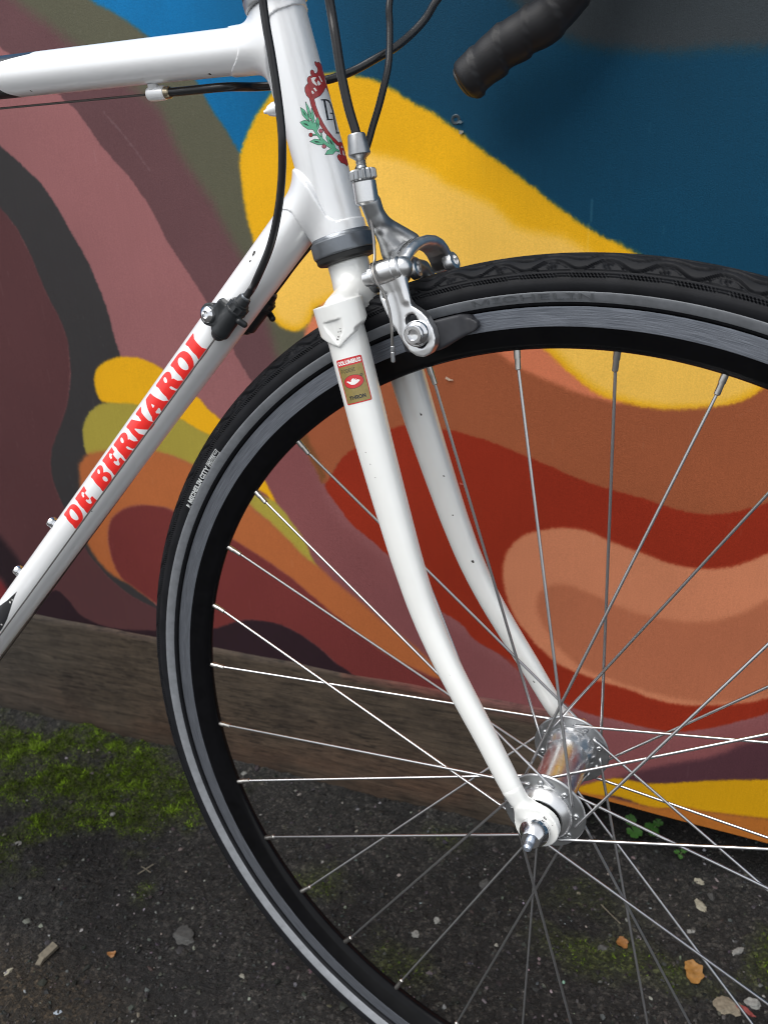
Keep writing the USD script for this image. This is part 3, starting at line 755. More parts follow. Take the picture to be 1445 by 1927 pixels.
def stones(n, region, rlo, rhi, seed, pale):
    g = np.random.default_rng(seed)
    x = g.uniform(region[0], region[1], n); y = g.uniform(region[2], region[3], n)
    r = rlo * (rhi / rlo) ** (g.random(n) ** 2.6)
    keep = (moss_mask(x, y) < 0.55) | (g.random(n) < 0.1)
    keep &= ~((y > 0.287) & (x < -0.012)) & (y < 0.39)
    x, y, r = x[keep], y[keep], r[keep]; n = len(x)
    z = gz_at(x, y)
    b = ICO.vertices[None] * (1 + 0.35 * g.standard_normal((n, 12, 1)).clip(-1, 1))
    b = b * (r[:, None, None] * A([1, 1, 0.65]) * g.uniform(0.6, 1.3, (n, 1, 3)))
    th = g.uniform(0, 6.28, n); c, s = np.cos(th)[:, None], np.sin(th)[:, None]
    v = np.stack([b[..., 0] * c - b[..., 1] * s, b[..., 0] * s + b[..., 1] * c, b[..., 2]], -1) + np.stack([x, y, z + 0.15 * r], -1)[:, None]
    f = (ICO.faces[None] + 12 * np.arange(n)[:, None, None]).reshape(-1, 3)
    lum = 0.014 * np.exp(0.75 * g.standard_normal(n))
    pl = g.random(n) < pale
    lum = np.where(pl, g.uniform(0.04, 0.22, n), lum)
    tint = 1 + 0.10 * g.standard_normal((n, 3))
    c = np.clip(lum[:, None] * A([1.0, 0.97, 0.93]) * tint, 0.004, 0.8)
    return v.reshape(-1, 3), f, np.repeat(c, 12, 0)


v1, f1, c1 = stones(24000, (-0.92, 0.22, -0.16, 0.37), 0.0005, 0.0026, 41, 0.05)
v2, f2, c2 = stones(500, (-0.92, 0.22, -0.16, 0.37), 0.002, 0.0045, 42, 0.06)
put('grit', (np.vstack([v1, v2]), np.vstack([f1, f2 + len(v1)])), PAINTED, color=np.vstack([c1, c2]), kind='stuff', label='loose dark grit scattered over the asphalt', category='grit')

# moss: tiny upright leaflets
g = np.random.default_rng(51)
n = 120000
x = np.r_[g.uniform(-0.95, -0.42, n), g.uniform(-0.42, 0.25, n // 2)]; y = np.r_[g.uniform(0.03, 0.30, n), g.uniform(0.03, 0.30, n // 2)]
mm = moss_mask(x, y)
k = g.random(len(x)) < np.clip(mm - 0.18, 0, 1) ** 1.3 * 0.9
x, y, mm = x[k], y[k], mm[k]; n = len(x)
z = gz_at(x, y) - 0.0006
hgt = (0.0014 + 0.0030 * g.random(n)) * (0.4 + 1.5 * mm * meshkit.fbm(np.stack([x * 75, y * 75, 0 * x], -1), 3, 9)); wd = 0.0005 + 0.0006 * g.random(n)
th = g.uniform(0, 6.28, n); lean = g.standard_normal((n, 2)) * 0.6
c_, s_ = np.cos(th) * wd, np.sin(th) * wd
p0 = np.stack([x - c_, y - s_, z], -1); p1 = np.stack([x + c_, y + s_, z], -1)
p2 = np.stack([x + lean[:, 0] * hgt, y + lean[:, 1] * hgt, z + hgt], -1)
lumn = np.exp(0.40 * g.standard_normal(n)) * (0.35 + 2.6 * (meshkit.fbm(np.stack([x * 75, y * 75, 0 * x], -1), 3, 9) ** 2.6))
colm = np.stack([0.085 * lumn, 0.135 * lumn, 0.010 * lumn], -1)
MOSS = usdkit.material(stage, '/World/Looks/moss_leaf', {'a': ('attribute', {'attribute': 'paint'}), 'p': ('principled_bsdf', {'roughness': 0.7, 'specular_ior_level': 0.2}), 't': ('translucent_bsdf', {}), 'm': ('mix_closure', {'fac': 0.25})},
                       [('a.color', 'p.base_color'), ('a.color', 't.color'), ('p.BSDF', 'm.closure1'), ('t.BSDF', 'm.closure2')], surface='m.closure')
put('moss', (np.stack([p0, p1, p2], 1).reshape(-1, 3), np.arange(3 * n).reshape(-1, 3)), MOSS, color=np.repeat(colm, 3, 0), kind='stuff', label='bright green moss spreading over the asphalt by the board', category='moss')

# ------------------------------------------------------------------ the bicycle
bike = xf('bicycle', label='white road bicycle with red lettering on its down tube leaning on the painted wall', category='bicycle')

HT_BOT, HT_TOP = 0.3637, 0.4915
E_F = -BW                      # forward, square to the head tube


def head_pt(phi, s, r):
    phi = np.radians(np.asarray(phi, float))
    return H0 + np.asarray(s)[..., None] * HW + r * (np.cos(phi)[..., None] * (-NF) + np.sin(phi)[..., None] * E_F)


UP_D = np.cross(NF, DD); UP_D = UP_D if UP_D[2] > 0 else -UP_D
UP_T = np.cross(NF, DT); UP_T = UP_T if UP_T[2] > 0 else -UP_T


def tube_pt(o, d, up, phi, t, r):
    phi = np.radians(np.asarray(phi, float))
    t = np.asarray(t, float)
    return o + t[..., None] * d + np.asarray(r)[..., None] * (np.cos(phi)[..., None] * (-NF) + np.sin(phi)[..., None] * up)


# main tubes
BB = D0 + 0.618 * DD
SEAT = T0 + 0.560 * DT
tt = put('top_tube', cyl(T0 + 0.004 * DT, SEAT, 0.0127, 64), PEARL, bike)
dt = put('down_tube', cyl(D0 + 0.004 * DD, BB, 0.0143, 64), PEARL, bike)
ht = put('head_tube', cyl(H0 + HT_BOT * HW, H0 + HT_TOP * HW, 0.0159, 72), PEARL, bike)

# lugs: sleeves brazed over the joints, with a stepped, curving shoreline
def lug_low(P):
    q = P - H0
    s = q @ HW
    lat, fwd = q @ (-NF), q @ E_F
    phi = np.degrees(np.arctan2(fwd, lat))           # 0 near side, 90 front, -90 rear
    ph = np.where(phi > 90, 180 - phi, phi); ph = np.where(phi < -90, -180 - phi, ph)
    lim = np.interp(ph, [-90, -53, -36, -19, -5, 4, 22, 90], [0.4095, 0.4063, 0.4030, 0.3954, 0.3840, 0.3765, 0.3715, 0.3712])
    rad = np.hypot(lat, fwd)
    a = np.maximum(rad - 0.01675, np.maximum(HT_BOT - s, (s - lim) * 0.75))
    q = P - D0
    t = q @ DD
    u = q - t[..., None] * DD
    up = u @ UP_D; la = u @ NF
    w = np.abs(up) / np.maximum(np.hypot(up, la), 1e-6)
    limd = np.where(up > 0, 0.0235 + 0.012 * w ** 2, 0.0235 + 0.003 * w)
    b = np.maximum(np.hypot(up, la) - 0.0152, np.maximum(-t, t - limd))
    d = smin(a, b, 0.011)
    return smax(d, HT_BOT - (P - H0) @ HW, 0.0008)


def lug_top(P):
    q = P - H0
    s = q @ HW
    lat, fwd = q @ (-NF), q @ E_F
    phi = np.degrees(np.arctan2(fwd, lat))
    ph = np.where(phi > 90, 180 - phi, phi); ph = np.where(phi < -90, -180 - phi, ph)
    lim = np.interp(ph, [-90, -70, -54, -33, -15, 4, 20, 90], [0.4480, 0.4500, 0.4584, 0.4679, 0.4800, 0.4872, 0.4882, 0.4900])
    top = HT_TOP + 0.0045
    rad = np.hypot(lat, fwd)
    a = np.maximum(rad - 0.01675, np.maximum((lim - s) * 0.75, s - top))
    q = P - T0
    t = q @ DT
    u = q - t[..., None] * DT
    up = u @ UP_T; la = u @ NF
    w = np.abs(up) / np.maximum(np.hypot(up, la), 1e-6)
    limd = 0.0262 + 0.0125 * w ** 2.2
    b = np.maximum(np.hypot(up, la) - 0.0136, np.maximum(-t, t - limd))
    d = smin(a, b, 0.010)
    return smax(d, s - top, 0.0008)


def box_about(pts, pad):
    pts = A(pts); return pts.min(0) - pad, pts.max(0) + pad


lo, hi = box_about([H0 + 0.360 * HW, H0 + 0.415 * HW, D0 + 0.036 * DD], 0.0215)
lug1 = put('lug', nets(lug_low, lo, hi, 0.00085), PEARL, bike, smooth=50)
lo, hi = box_about([H0 + 0.445 * HW, H0 + 0.50 * HW, T0 + 0.04 * DT], 0.0215)
put('lug', nets(lug_top, lo, hi, 0.00085), PEARL, bike, smooth=50)
_pg = head_pt(-66.0, A(0.4435), 0.0150); _pd = unit(head_pt(-66.0, A(0.4435), 1.0) - head_pt(-66.0, A(0.4435), 0.0))
put('pump_peg', revolve([(0.0042, 0), (0.0040, 0.0035), (0.0028, 0.0065), (0.0014, 0.0078), (0.0008, 0.0095)], _pg, _pd, 24), PEARL, ht)

# headset
def hprof(p, name, mt, **kw):
    return put(name, revolve(p, H0, HW, 72), mt, bike, **kw)


hprof([(0.0150, 0.3655), (0.0178, 0.3650), (0.0185, 0.3640), (0.0187, 0.3632), (0.0199, 0.3622), (0.0200, 0.3548), (0.0194, 0.3536), (0.0150, 0.3534)], 'headset_cup', HEADSET)
hprof([(0.0150, 0.3536), (0.0190, 0.3535), (0.0187, 0.3506), (0.0176, 0.3494), (0.0150, 0.3488)], 'crown_race', SEAL)
hprof([(0.0150, 0.4955), (0.0186, 0.4960), (0.0190, 0.4972), (0.0190, 0.5010), (0.0150, 0.5012)], 'headset_cup', DULL_ALLOY)
hprof([(0.0140, 0.5012), (0.0188, 0.5014), (0.0186, 0.5060), (0.0160, 0.5075), (0.0160, 0.5110), (0.0130, 0.5112)], 'headset_nut', SEAL)
hprof([(0.0130, 0.5112), (0.0168, 0.5115), (0.0168, 0.5190), (0.0115, 0.5195)], 'headset_nut', DULL_ALLOY)

# ---------- lettering and decals on the frame
def stem(x, w, fl=0.075, y0=0.0, y1=1.0):
    h = y1 - y0
    return Polygon([(x - fl, y0), (x + w + fl, y0), (x + w + fl * 0.9, y0 + 0.08 * h), (x + w, y0 + 0.24 * h), (x + w, y0 + 0.76 * h), (x + w + fl * 0.9, y1 - 0.08 * h), (x + w + fl, y1), (x - fl, y1), (x - fl * 0.9, y1 - 0.08 * h), (x, y1 - 0.24 * h), (x, y0 + 0.24 * h), (x - fl * 0.9, y0 + 0.08 * h)])


def ell(cx, cy, rx, ry):
    return affinity.scale(Point(cx, cy).buffer(1.0, 24), rx, ry)


def glyph(c):
    S = 0.345
    if c == 'I':
        return stem(0.10, S), 0.53
    if c == 'D':
        g = stem(0.08, S).union(ell(0.42, 0.5, 0.50, 0.5).intersection(sbox(0.1, 0, 1.2, 1)))
        return g.difference(ell(0.47, 0.5, 0.17, 0.33)), 0.98
    if c == 'E':
        g = stem(0.08, S)
        for y, L in ((0.0, 0.78), (1.0, 0.74)):
            sg = 1 if y == 0 else -1
            g = g.union(Polygon([(0.1, y), (L, y), (L + 0.04, y + sg * 0.30), (L - 0.09, y + sg * 0.30), (L - 0.20, y + sg * 0.13), (0.1, y + sg * 0.13)]))
        g = g.union(Polygon([(0.3, 0.42), (0.54, 0.44), (0.56, 0.34), (0.64, 0.34), (0.64, 0.68), (0.56, 0.68), (0.54, 0.58), (0.3, 0.60)]))
        return g, 0.88
    if c == 'B':
        g = stem(0.08, S).union(ell(0.50, 0.745, 0.31, 0.255)).union(ell(0.50, 0.275, 0.37, 0.275)).union(sbox(0.1, 0, 0.5, 1))
        return g.difference(ell(0.52, 0.76, 0.085, 0.13)).difference(ell(0.54, 0.28, 0.11, 0.15)), 0.93
    if c == 'R':
        g = stem(0.08, S).union(ell(0.48, 0.71, 0.36, 0.29)).union(sbox(0.1, 0.46, 0.5, 1))
        g = g.difference(ell(0.50, 0.72, 0.09, 0.15))
        leg = Polygon([(0.40, 0.50), (0.60, 0.46), (0.80, 0.46), (0.86, 0.24), (0.96, 0.13), (1.00, 0.08), (0.95, 0.0), (0.72, -0.01), (0.58, 0.10), (0.54, 0.34), (0.40, 0.42)])
        return g.union(leg), 1.0
    if c == 'N':
        g = stem(0.06, 0.20, 0.08).union(stem(0.76, 0.20, 0.08, -0.02, 1.0)).union(Polygon([(0.0, 1.0), (0.36, 1.0), (0.98, 0.10), (0.98, -0.04), (0.72, -0.04), (0.10, 0.85)]))
        return g, 1.06
    if c == 'A':
        g = Polygon([(0.36, 1.0), (0.66, 1.0), (0.92, 0.22), (1.04, 0.10), (1.04, 0.0), (0.56, 0.0), (0.56, 0.09), (0.62, 0.16), (0.60, 0.24), (0.36, 0.24), (0.33, 0.16), (0.39, 0.09), (0.39, 0.0), (0.0, 0.0), (0.0, 0.10), (0.12, 0.22)])
        return g.difference(Polygon([(0.40, 0.40), (0.56, 0.40), (0.48, 0.68)])), 1.06
    return None, 0.42


def word(txt, H, length):
    x, gs = 0.0, []
    for c in txt:
        g, w = glyph(c)
        if g is not None:
            gs.append(affinity.translate(g, x, 0))
        x += w + 0.01
    g = unary_union([q.buffer(0.035).buffer(-0.055).buffer(0.03) for q in gs])
    return affinity.affine_transform(g, [length / (x - 0.01), 0, 0, H, 0, 0])


RD = 0.0143
PH0, PH1 = -27.5, 38.0
arc = RD * math.radians(PH1 - PH0)
let = word('DE BERNARDI', arc, 0.1965)


def on_dt(u, v, lift):
    return tube_pt(D0, DD, UP_D, PH0 + np.degrees(v / RD), 0.3285 - u, RD + lift)


put('lettering', decal(let, on_dt, 0.0014, 0.00012, 'v'), RED, dt)
# dark flash at the foot of the down tube with small pale dots
fl = Polygon([(0.4235, 8.2), (0.4335, 1.0), (0.4460, -11.0), (0.4560, -20.0), (0.4700, -25.5), (0.4900, -24.0), (0.530, -10), (0.530, 80), (0.4700, 60), (0.4532, 32.0), (0.4400, 18.0)])
put('flash_decal', decal(affinity.affine_transform(fl, [1, 0, 0, RD * math.pi / 180, 0, 0]), lambda u, v, l: tube_pt(D0, DD, UP_D, np.degrees(v / RD), u, RD + l), 0.0014, 0.00010, 'v'), INK, dt)
dots = unary_union([Point(a, RD * math.radians(b)).buffer(r) for a, b, r in ((0.4345, 4.0, 0.0006), (0.4385, 5.5, 0.0009), (0.4660, -16.0, 0.0008), (0.4700, -8.0, 0.001))])
put('flash_dots', decal(dots, lambda u, v, l: tube_pt(D0, DD, UP_D, np.degrees(v / RD), u, RD + l + 0.00008), 0.0014, 0.00012, 'v'), D_WHITE, dt)
# dark band on the top tube with a pale tongue
RT_ = 0.0127
tg = Polygon([(0.1815, 75), (0.184, 53.5), (0.195, 44.0), (0.206, 34.0), (0.213, 15.0), (0.2165, -8.0), (0.214, -32.0), (0.210, -54.0), (0.2035, -79.7), (0.203, -110), (0.40, -110), (0.40, 110), (0.182, 110)])
put('flash_decal', decal(affinity.affine_transform(tg, [1, 0, 0, RT_ * math.pi / 180, 0, 0]), lambda u, v, l: tube_pt(T0, DT, UP_T, np.degrees(v / RT_), u, RT_ + l), 0.0014, 0.00010, 'v'), INK, tt)
# nicks in the paint
def nick(cx, cy, r, seed, stretch=1.0):
    g = np.random.default_rng(seed); a = np.sort(g.uniform(0, 6.28, 11)); rr = r * g.uniform(0.4, 1.2, 11)
    return Polygon(np.stack([cx + stretch * rr * np.cos(a), cy + rr * np.sin(a)], 1)).buffer(0)


NICK_D = ([nick(0.0600, RD * math.radians(26), 0.0016, 1, 1.6), nick(0.0655, RD * math.radians(21), 0.0008, 2, 1.6), nick(0.3050, RD * math.radians(-34), 0.0006, 3)])
for q_ in NICK_D:
    put('paint_nick', decal(q_, lambda u, v, l: tube_pt(D0, DD, UP_D, np.degrees(v / RD), u, RD + l), 0.0014, 0.00008, 'v'), CHIP, dt)
NICK_T = ([nick(0.0512, RT_ * math.radians(-67), 0.0011, 5), nick(0.188, RT_ * math.radians(-60), 0.0009, 6)])
for q_ in NICK_T:
    put('paint_nick', decal(q_, lambda u, v, l: tube_pt(T0, DT, UP_T, np.degrees(v / RT_), u, RT_ + l), 0.0014, 0.00008, 'v'), CHIP, tt)

# crest on the head tube: polygons in (degrees x 10 round the tube, mm x 10 along it); the far half mirrors it
CREST = {
    'red': ['736,4590 774,4592 806,4586 895,4593 959,4586 989,4565 1053,4542 1114,4519 988,4477 869,4451 768,4429 625,4405 460,4391 373,4397 328,4417 318,4441 335,4459 373,4470 428,4478 426,4494 447,4506 489,4513 548,4515 539,4530 557,4541 601,4546 638,4540 632,4527 688,4525 756,4539 777,4557 726,4575',
        '368,4399 464,4395 458,4353 474,4306 517,4257 582,4211 679,4171 813,4140 804,4123 725,4126 611,4159 498,4203 439,4250 393,4306 363,4358',
        '825,4140 916,4149 1023,4135 1114,4115 1072,4085 1087,4054 1031,4020 914,4006 826,4019 708,4026 648,4048 646,4065 704,4075 774,4067 778,4095 769,4116',
        '230,4206 220,4201 202,4199 181,4199 163,4202 152,4207 152,4212 163,4216 181,4219 202,4219 220,4216 231,4211'],
    'white': ['516,4501 583,4507 660,4505 583,4489 627,4462 599,4459 524,4477',
        '504,4448 550,4450 583,4434 546,4428',
        '448,4435 476,4436 502,4422 454,4417',
        '671,4488 701,4485 742,4469 655,4458 636,4475',
        '733,4512 766,4514 821,4484 777,4478',
        '912,4128 950,4122 900,4110 855,4116',
        '874,4099 897,4096 892,4068 854,4071'],
    'green': ['282,4283 297,4255 343,4211 400,4177 479,4150 618,4114 756,4095 725,4088 571,4102 435,4135 361,4166 299,4207 248,4245 233,4280',
        '138,4365 200,4346 239,4316 242,4282 186,4297 136,4325',
        '269,4386 306,4348 303,4315 273,4287 251,4309 254,4342',
        '44,4292 142,4294 212,4285 253,4268 262,4234 166,4243 86,4268',
        '355,4345 365,4311 349,4278 305,4274 286,4299',
        '433,4294 444,4267 399,4238 322,4216 334,4246 371,4274',
        '139,4176 245,4181 339,4171 401,4154 387,4141 286,4146 209,4160',
        '523,4187 604,4166 649,4137 663,4110 561,4119 510,4152 492,4173',
        '374,4085 442,4104 549,4109 667,4099 543,4079',
        '316,4284 350,4255 334,4215 298,4231 289,4259',
        '237,4210 331,4200 328,4197 228,4202',
        '406,4208 421,4203 409,4174 390,4175'],
    'vein': ['169,4348 204,4326 208,4305 170,4325',
        '98,4284 174,4274 212,4254 139,4267',
        '266,4341 273,4317 265,4298 255,4315',
        '213,4176 306,4165 347,4153 249,4160',
        '544,4167 598,4149 615,4124 556,4140',
        '334,4313 334,4286 312,4281',
        '396,4272 394,4252 345,4231 366,4257'],
    'ink': ['680,4378 736,4378 688,4272 637,4272',
        '613,4384 777,4385 894,4381 963,4369 902,4360 826,4374 746,4378 622,4379',
        '629,4272 830,4276 830,4270 623,4268',
        '880,4306 959,4311 869,4200 817,4197',
        '776,4309 987,4313 966,4306 789,4304',
        '806,4198 1015,4205 985,4197 797,4192',
        '941,4368 989,4351 996,4328 963,4306 904,4303 908,4324 895,4344 875,4360'],
    'pink': ['464,4213 452,4208 432,4205 409,4205 390,4207 379,4212 379,4218 390,4223 410,4226 433,4226 453,4223 464,4219',
        '440,4128 429,4123 409,4120 386,4119 367,4122 356,4127 356,4132 367,4137 387,4140 409,4140 429,4138 441,4133'],
}
RH = 0.0159


def crest_shape(k, mirror=True, grow=0.0):
    out = []
    for s in CREST[k]:
        p = A([[float(q) for q in w.split(',')] for w in s.split()])
        P = Polygon(np.stack([RH * np.radians(p[:, 0] / 10), p[:, 1] / 1e4], 1)).buffer(0)
        P = P.intersection(sbox(-1, 0, RH * math.radians(90), 2)) if k != 'ink' else P
        out.append(P)
    g = unary_union(out)
    if mirror:
        g = g.union(affinity.scale(g, -1, 1, origin=(RH * math.radians(90), 0)))
    return g.buffer(grow) if grow else g


def on_head(u, v, lift):
    return head_pt(np.degrees(u / RH), v, RH + lift)


badge = xf('head_badge', ht)
whole = unary_union([crest_shape(k) for k in ('red', 'green', 'pink')])
put('outline', decal(whole.buffer(0.00020), lambda u, v, l: on_head(u, v, l), 0.0014, 0.00006, 'u'), INK, badge)
put('crown_frame', decal(crest_shape('red').buffer(-0.00006).difference(crest_shape('white')), lambda u, v, l: on_head(u, v, l), 0.0014, 0.00011, 'u'), D_RED, badge)
put('crown_opening', decal(crest_shape('white'), lambda u, v, l: on_head(u, v, l), 0.0014, 0.00010, 'u'), D_WHITE, badge)
put('laurel', decal(crest_shape('green').buffer(-0.00004), lambda u, v, l: on_head(u, v, l), 0.0014, 0.00014, 'u'), D_GREEN, badge)
put('leaf_vein', decal(crest_shape('vein').buffer(-0.00008), lambda u, v, l: on_head(u, v, l), 0.0014, 0.00017, 'u'), D_DARKGREEN, badge)
put('berry', decal(crest_shape('pink').buffer(-0.00010), lambda u, v, l: on_head(u, v, l), 0.0014, 0.00016, 'u'), D_PINK, badge)
put('monogram', decal(crest_shape('ink', False), lambda u, v, l: on_head(u, v, l), 0.0014, 0.00012, 'u'), INK, badge)

# cable stop under the top tube
st = tube_pt(T0, DT, UP_T, -100.0, A(0.0975), 0.0182)
put('cable_stop', cat(revolve([(0.0026, -0.0085), (0.0040, -0.0075), (0.0044, -0.006), (0.0044, 0.0035), (0.0036, 0.005)], st, -DT * -1, 28), cyl(st, tube_pt(T0, DT, UP_T, -95.0, A(0.0975), 0.012), 0.0034, 14)), PEARL, tt)
put('ferrule', cyl(st - DT * 0.0072, st - DT * 0.0115, 0.0036, 22, 0.0006), mat('brass_ferrule', (0.42, 0.36, 0.26), 0.3, 1.0), tt)
REAR_STOP = st - DT * 0.012

# bottle bosses
for t_, ph_ in ((0.3499, 47.0), (0.4172, 52.0)):
    c0 = tube_pt(D0, DD, UP_D, ph_ + 25, A(t_), 0.0135); c1 = tube_pt(D0, DD, UP_D, ph_ + 25, A(t_), 0.1)
    d_ = unit(c1 - c0)
    put('bottle_bolt', revolve([(0.0046, 0), (0.0046, 0.0022), (0.0040, 0.0024), (0.0044, 0.0026), (0.0044, 0.0042), (0.0034, 0.0058), (0.0016, 0.0060), (0.0014, 0.0045)], c0, d_, 24), CHROME, dt)


# shift cable stops on the down tube
def shift_stop(mir):
    ang = (lambda p: p) if not mir else (lambda p: 180 - p)
    pt = lambda p, t, r: tube_pt(D0, DD, UP_D, ang(p), A(t), r)
    up_ = unit(pt(90, 0.1, 1.0) - pt(90, 0.1, 0.0)); out_ = unit(pt(-8, 0.1, 1.0) - pt(-8, 0.1, 0.0)); tan_ = np.cross(DD, out_)
    ce = pt(-6, 0.1020, 0.0185)

    def sd(P):
        q = P - ce
        a, b, c = np.abs(q @ DD) - 0.0072, np.abs(q @ tan_) - 0.0062, np.abs(q @ out_) - 0.0036
        d = np.linalg.norm(np.maximum(np.stack([a, b, c], -1) + 0.0014, 0), axis=-1) - 0.0014 + np.minimum(np.maximum(a, np.maximum(b, c)), 0)
        d = smin(d, s_cyl(P, pt(9, 0.1082, 0.0), unit(pt(9, 0.1082, 1.0) - pt(9, 0.1082, 0.0)), 0.0074, 0.013, 0.0222), 0.0016)
        d = smin(d, s_cyl(P, pt(-24, 0.0, 0.0196), DD, 0.0062, 0.0935, 0.1145), 0.0016)
        d = smin(d, s_caps(P, pt(-24, 0.1150, 0.0190), pt(-24, 0.1120, 0.0192), 0.0050, 0.0060), 0.0012)
        d = np.minimum(d, s_cyl(P, pt(-24, 0.0, 0.0196), DD, 0.0068, 0.0930, 0.0950))
        d = np.minimum(d, s_caps(P, pt(-36, 0.0965, 0.0255), pt(-44, 0.0965, 0.0262), 0.0022))
        return np.maximum(d, 0.0145 - np.linalg.norm((P - D0) - ((P - D0) @ DD)[..., None] * DD, axis=-1))
    lo, hi = box_about([pt(9, 0.120, 0.02), pt(-24, 0.088, 0.022), pt(20, 0.09, 0.02)], 0.011)
    s = put('shift_cable_stop', nets(sd, lo, hi, 0.0006), PLASTIC, bike, smooth=42)
    o = pt(-24, 0.0925, 0.0197)
    put('adjuster', revolve([(0.0066, -0.0005), (0.0066, 0.0030), (0.0056, 0.0034), (0.0056, 0.0046), (0.0046, 0.0050), (0.0040, 0.0090), (0.0030, 0.0092)], o, -DD, 30, rmod=lambda p, a: np.where((p[:, 1] < 0.0031)[:, None], 0.00035 * np.sign(np.sin(a * 10))[None], 0)), PLASTIC, s)
    put('ferrule', cyl(o - DD * 0.0075, o - DD * 0.0105, 0.0034, 20, 0.0004), HEADSET, s)
    b0, b1 = pt(9, 0.1085, 0.0215), pt(9, 0.1085, 0.030)
    d_ = unit(b1 - b0)
    put('bolt', revolve([(0.0056, 0), (0.0056, 0.0014), (0.0050, 0.0030), (0.0034, 0.0042), (0.0024, 0.0044), (0.0022, 0.0026), (0.0006, 0.0024)], b0, d_, 28), CHROME, s)
    return o - DD * 0.0105, pt(-24, 0.116, 0.0180)


NEAR_IN, NEAR_OUT = shift_stop(False)
FAR_IN, FAR_OUT = shift_stop(True)


def housing(pts, r, n=90):
    p = spline(pts, n)
    return sweep(p, r, 14)


ha = Km  # fork coordinates
hb = [Wm(q) for q in ((-214, -62, 540), (-205, -44, 492), (-203.6, -40, 462), (-201.6, -40, 449.7), (-198.8, -40, 437.1), (-195.9, -40, 421.8), (-193.6, -40, 407), (-192.4, -40, 393.6), (-194.2, -38, 375.5), (-198.4, -36, 356.3), (-205.7, -34, 336.2), (-217.1, -32, 316.7))]
put('cable_housing', housing(hb + [NEAR_IN + (-DD) * 0.006, NEAR_IN + DD * 0.002], 0.00235), HOUSING, bike)
hc = [Wm(q) for q in ((-170, 120, 560), (-177, 72, 505), (-177.7, 60, 478.2), (-176.2, 58, 465.4), (-174.3, 55, 452.1), (-173.2, 52, 442), (-174.3, 50, 432.1), (-176.9, 48, 418.8), (-179.6, 46, 407.8), (-182.8, 43, 393.4), (-190.4, 39, 372.1), (-199.8, 35, 353.8))]
put('cable_housing', housing(hc + [FAR_IN + (-DD) * 0.030, FAR_IN + (-DD) * 0.010, FAR_IN + DD * 0.002], 0.00225), HOUSING, bike)
hd = [Wm(q) for q in ((-150, 130, 520), (-157, 108, 496), (-163.8, 100, 484.5), (-166.3, 90, 473.2), (-171.8, 80, 462.7), (-178.2, 68, 453.2), (-186.2, 58, 446.2), (-195.3, 50, 439.6), (-203.6, 42, 434.9), (-210, 37, 432.6), (-226, 28, 429.6), (-248, 18, 427.5))]
put('cable_housing', housing(hd + [REAR_STOP - DT * 0.04, REAR_STOP - DT * 0.012, REAR_STOP + DT * 0.003], 0.0026, 110), HOUSING, bike)
put('gear_wire', sweep(np.stack([NEAR_OUT, BB - NF * 0.016 + UP_D * -0.010], 0), 0.0006, 8), WIRE, bike)
put('gear_wire', sweep(np.stack([FAR_OUT, BB + NF * 0.012 - UP_D * 0.014], 0), 0.0006, 8), DARKWIRE, bike)
put('brake_wire', sweep(np.stack([st + DT * 0.008, st + DT * 0.42], 0), 0.00075, 8), DARKWIRE, bike)

# ------------------------------------------------------------------ fork
fork = xf('fork', bike)
HUBK = A([50.8, 0, -18.1])
BL = A([(322, 2.5, 12.0), (300, 2.5, 12.0), (262, 2.6, 11.9), (239, 2.8, 11.5), (200, 4.0, 10.7), (167, 5.3, 9.9), (137, 7.6, 9.2), (118, 10.3, 8.7), (97, 14.6, 8.2), (76, 20.4, 7.9), (57, 26.0, 7.6), (42, 30.6, 7.4), (35, 32.4, 7.3), (12, 38.6, 7.1), (0, 42.0, 6.6), (-6, 44.6, 5.2)])


def blade_path(sg, n=90):
    s = np.linspace(322, -6, n)
    f = np.interp(s, BL[::-1, 0], BL[::-1, 1]); r = np.interp(s, BL[::-1, 0], BL[::-1, 2])
    for _ in range(6):      # take the corners out of the table
        f[1:-1] = 0.25 * f[:-2] + 0.5 * f[1:-1] + 0.25 * f[2:]; r[1:-1] = 0.25 * r[:-2] + 0.5 * r[1:-1] + 0.25 * r[2:]
    y = sg * (31 + 19.5 * np.clip(1 - s / 300, 0, 1))
    return np.stack([f, y, s], 1), r


def crown(P):
    f, y, s = P[..., 0], P[..., 1], P[..., 2]
    d = s_cyl(P, (0, 0, 0), (0, 0, 1), 13.0, 318, 349)
    ay = np.abs(y)
    Q = np.stack([f, ay, s], -1)
    arm = s_caps(Q, (0.5, 0, 331), (2.6, 30, 321), 9.6, 10.0)
    d = smin(d, arm, 7.0)
    # socket: oval sleeve with a pointed lower edge
    e = np.hypot((f - 2.6) / 15.6, (ay - 31.0) / 13.2)
    sock = (e - 1) * 13.2
    lim = 300.4 + np.clip(np.abs(f - 3.2) * 0.62, 0, 30) + np.where(f > 14, 2.0, 0) + np.where(ay < 31, (31 - ay) * 0.6, 0)
    sock = np.maximum(sock, np.maximum((lim - s) * 0.8, s - 325.8))
    d = smin(d, sock, 2.2)
    # triangular relief on the outer face
    tri = s_poly(np.stack([f, s], -1), [(-3.8, 315.9), (11.8, 315.5), (3.2, 303.6)])
    groove = np.abs(tri) - 0.55
    cut = np.where(ay > 36, np.maximum(np.minimum(groove, tri + 0.0), 0.0 * f + (42.9 - ay)), 50)
    return np.maximum(d, -cut)


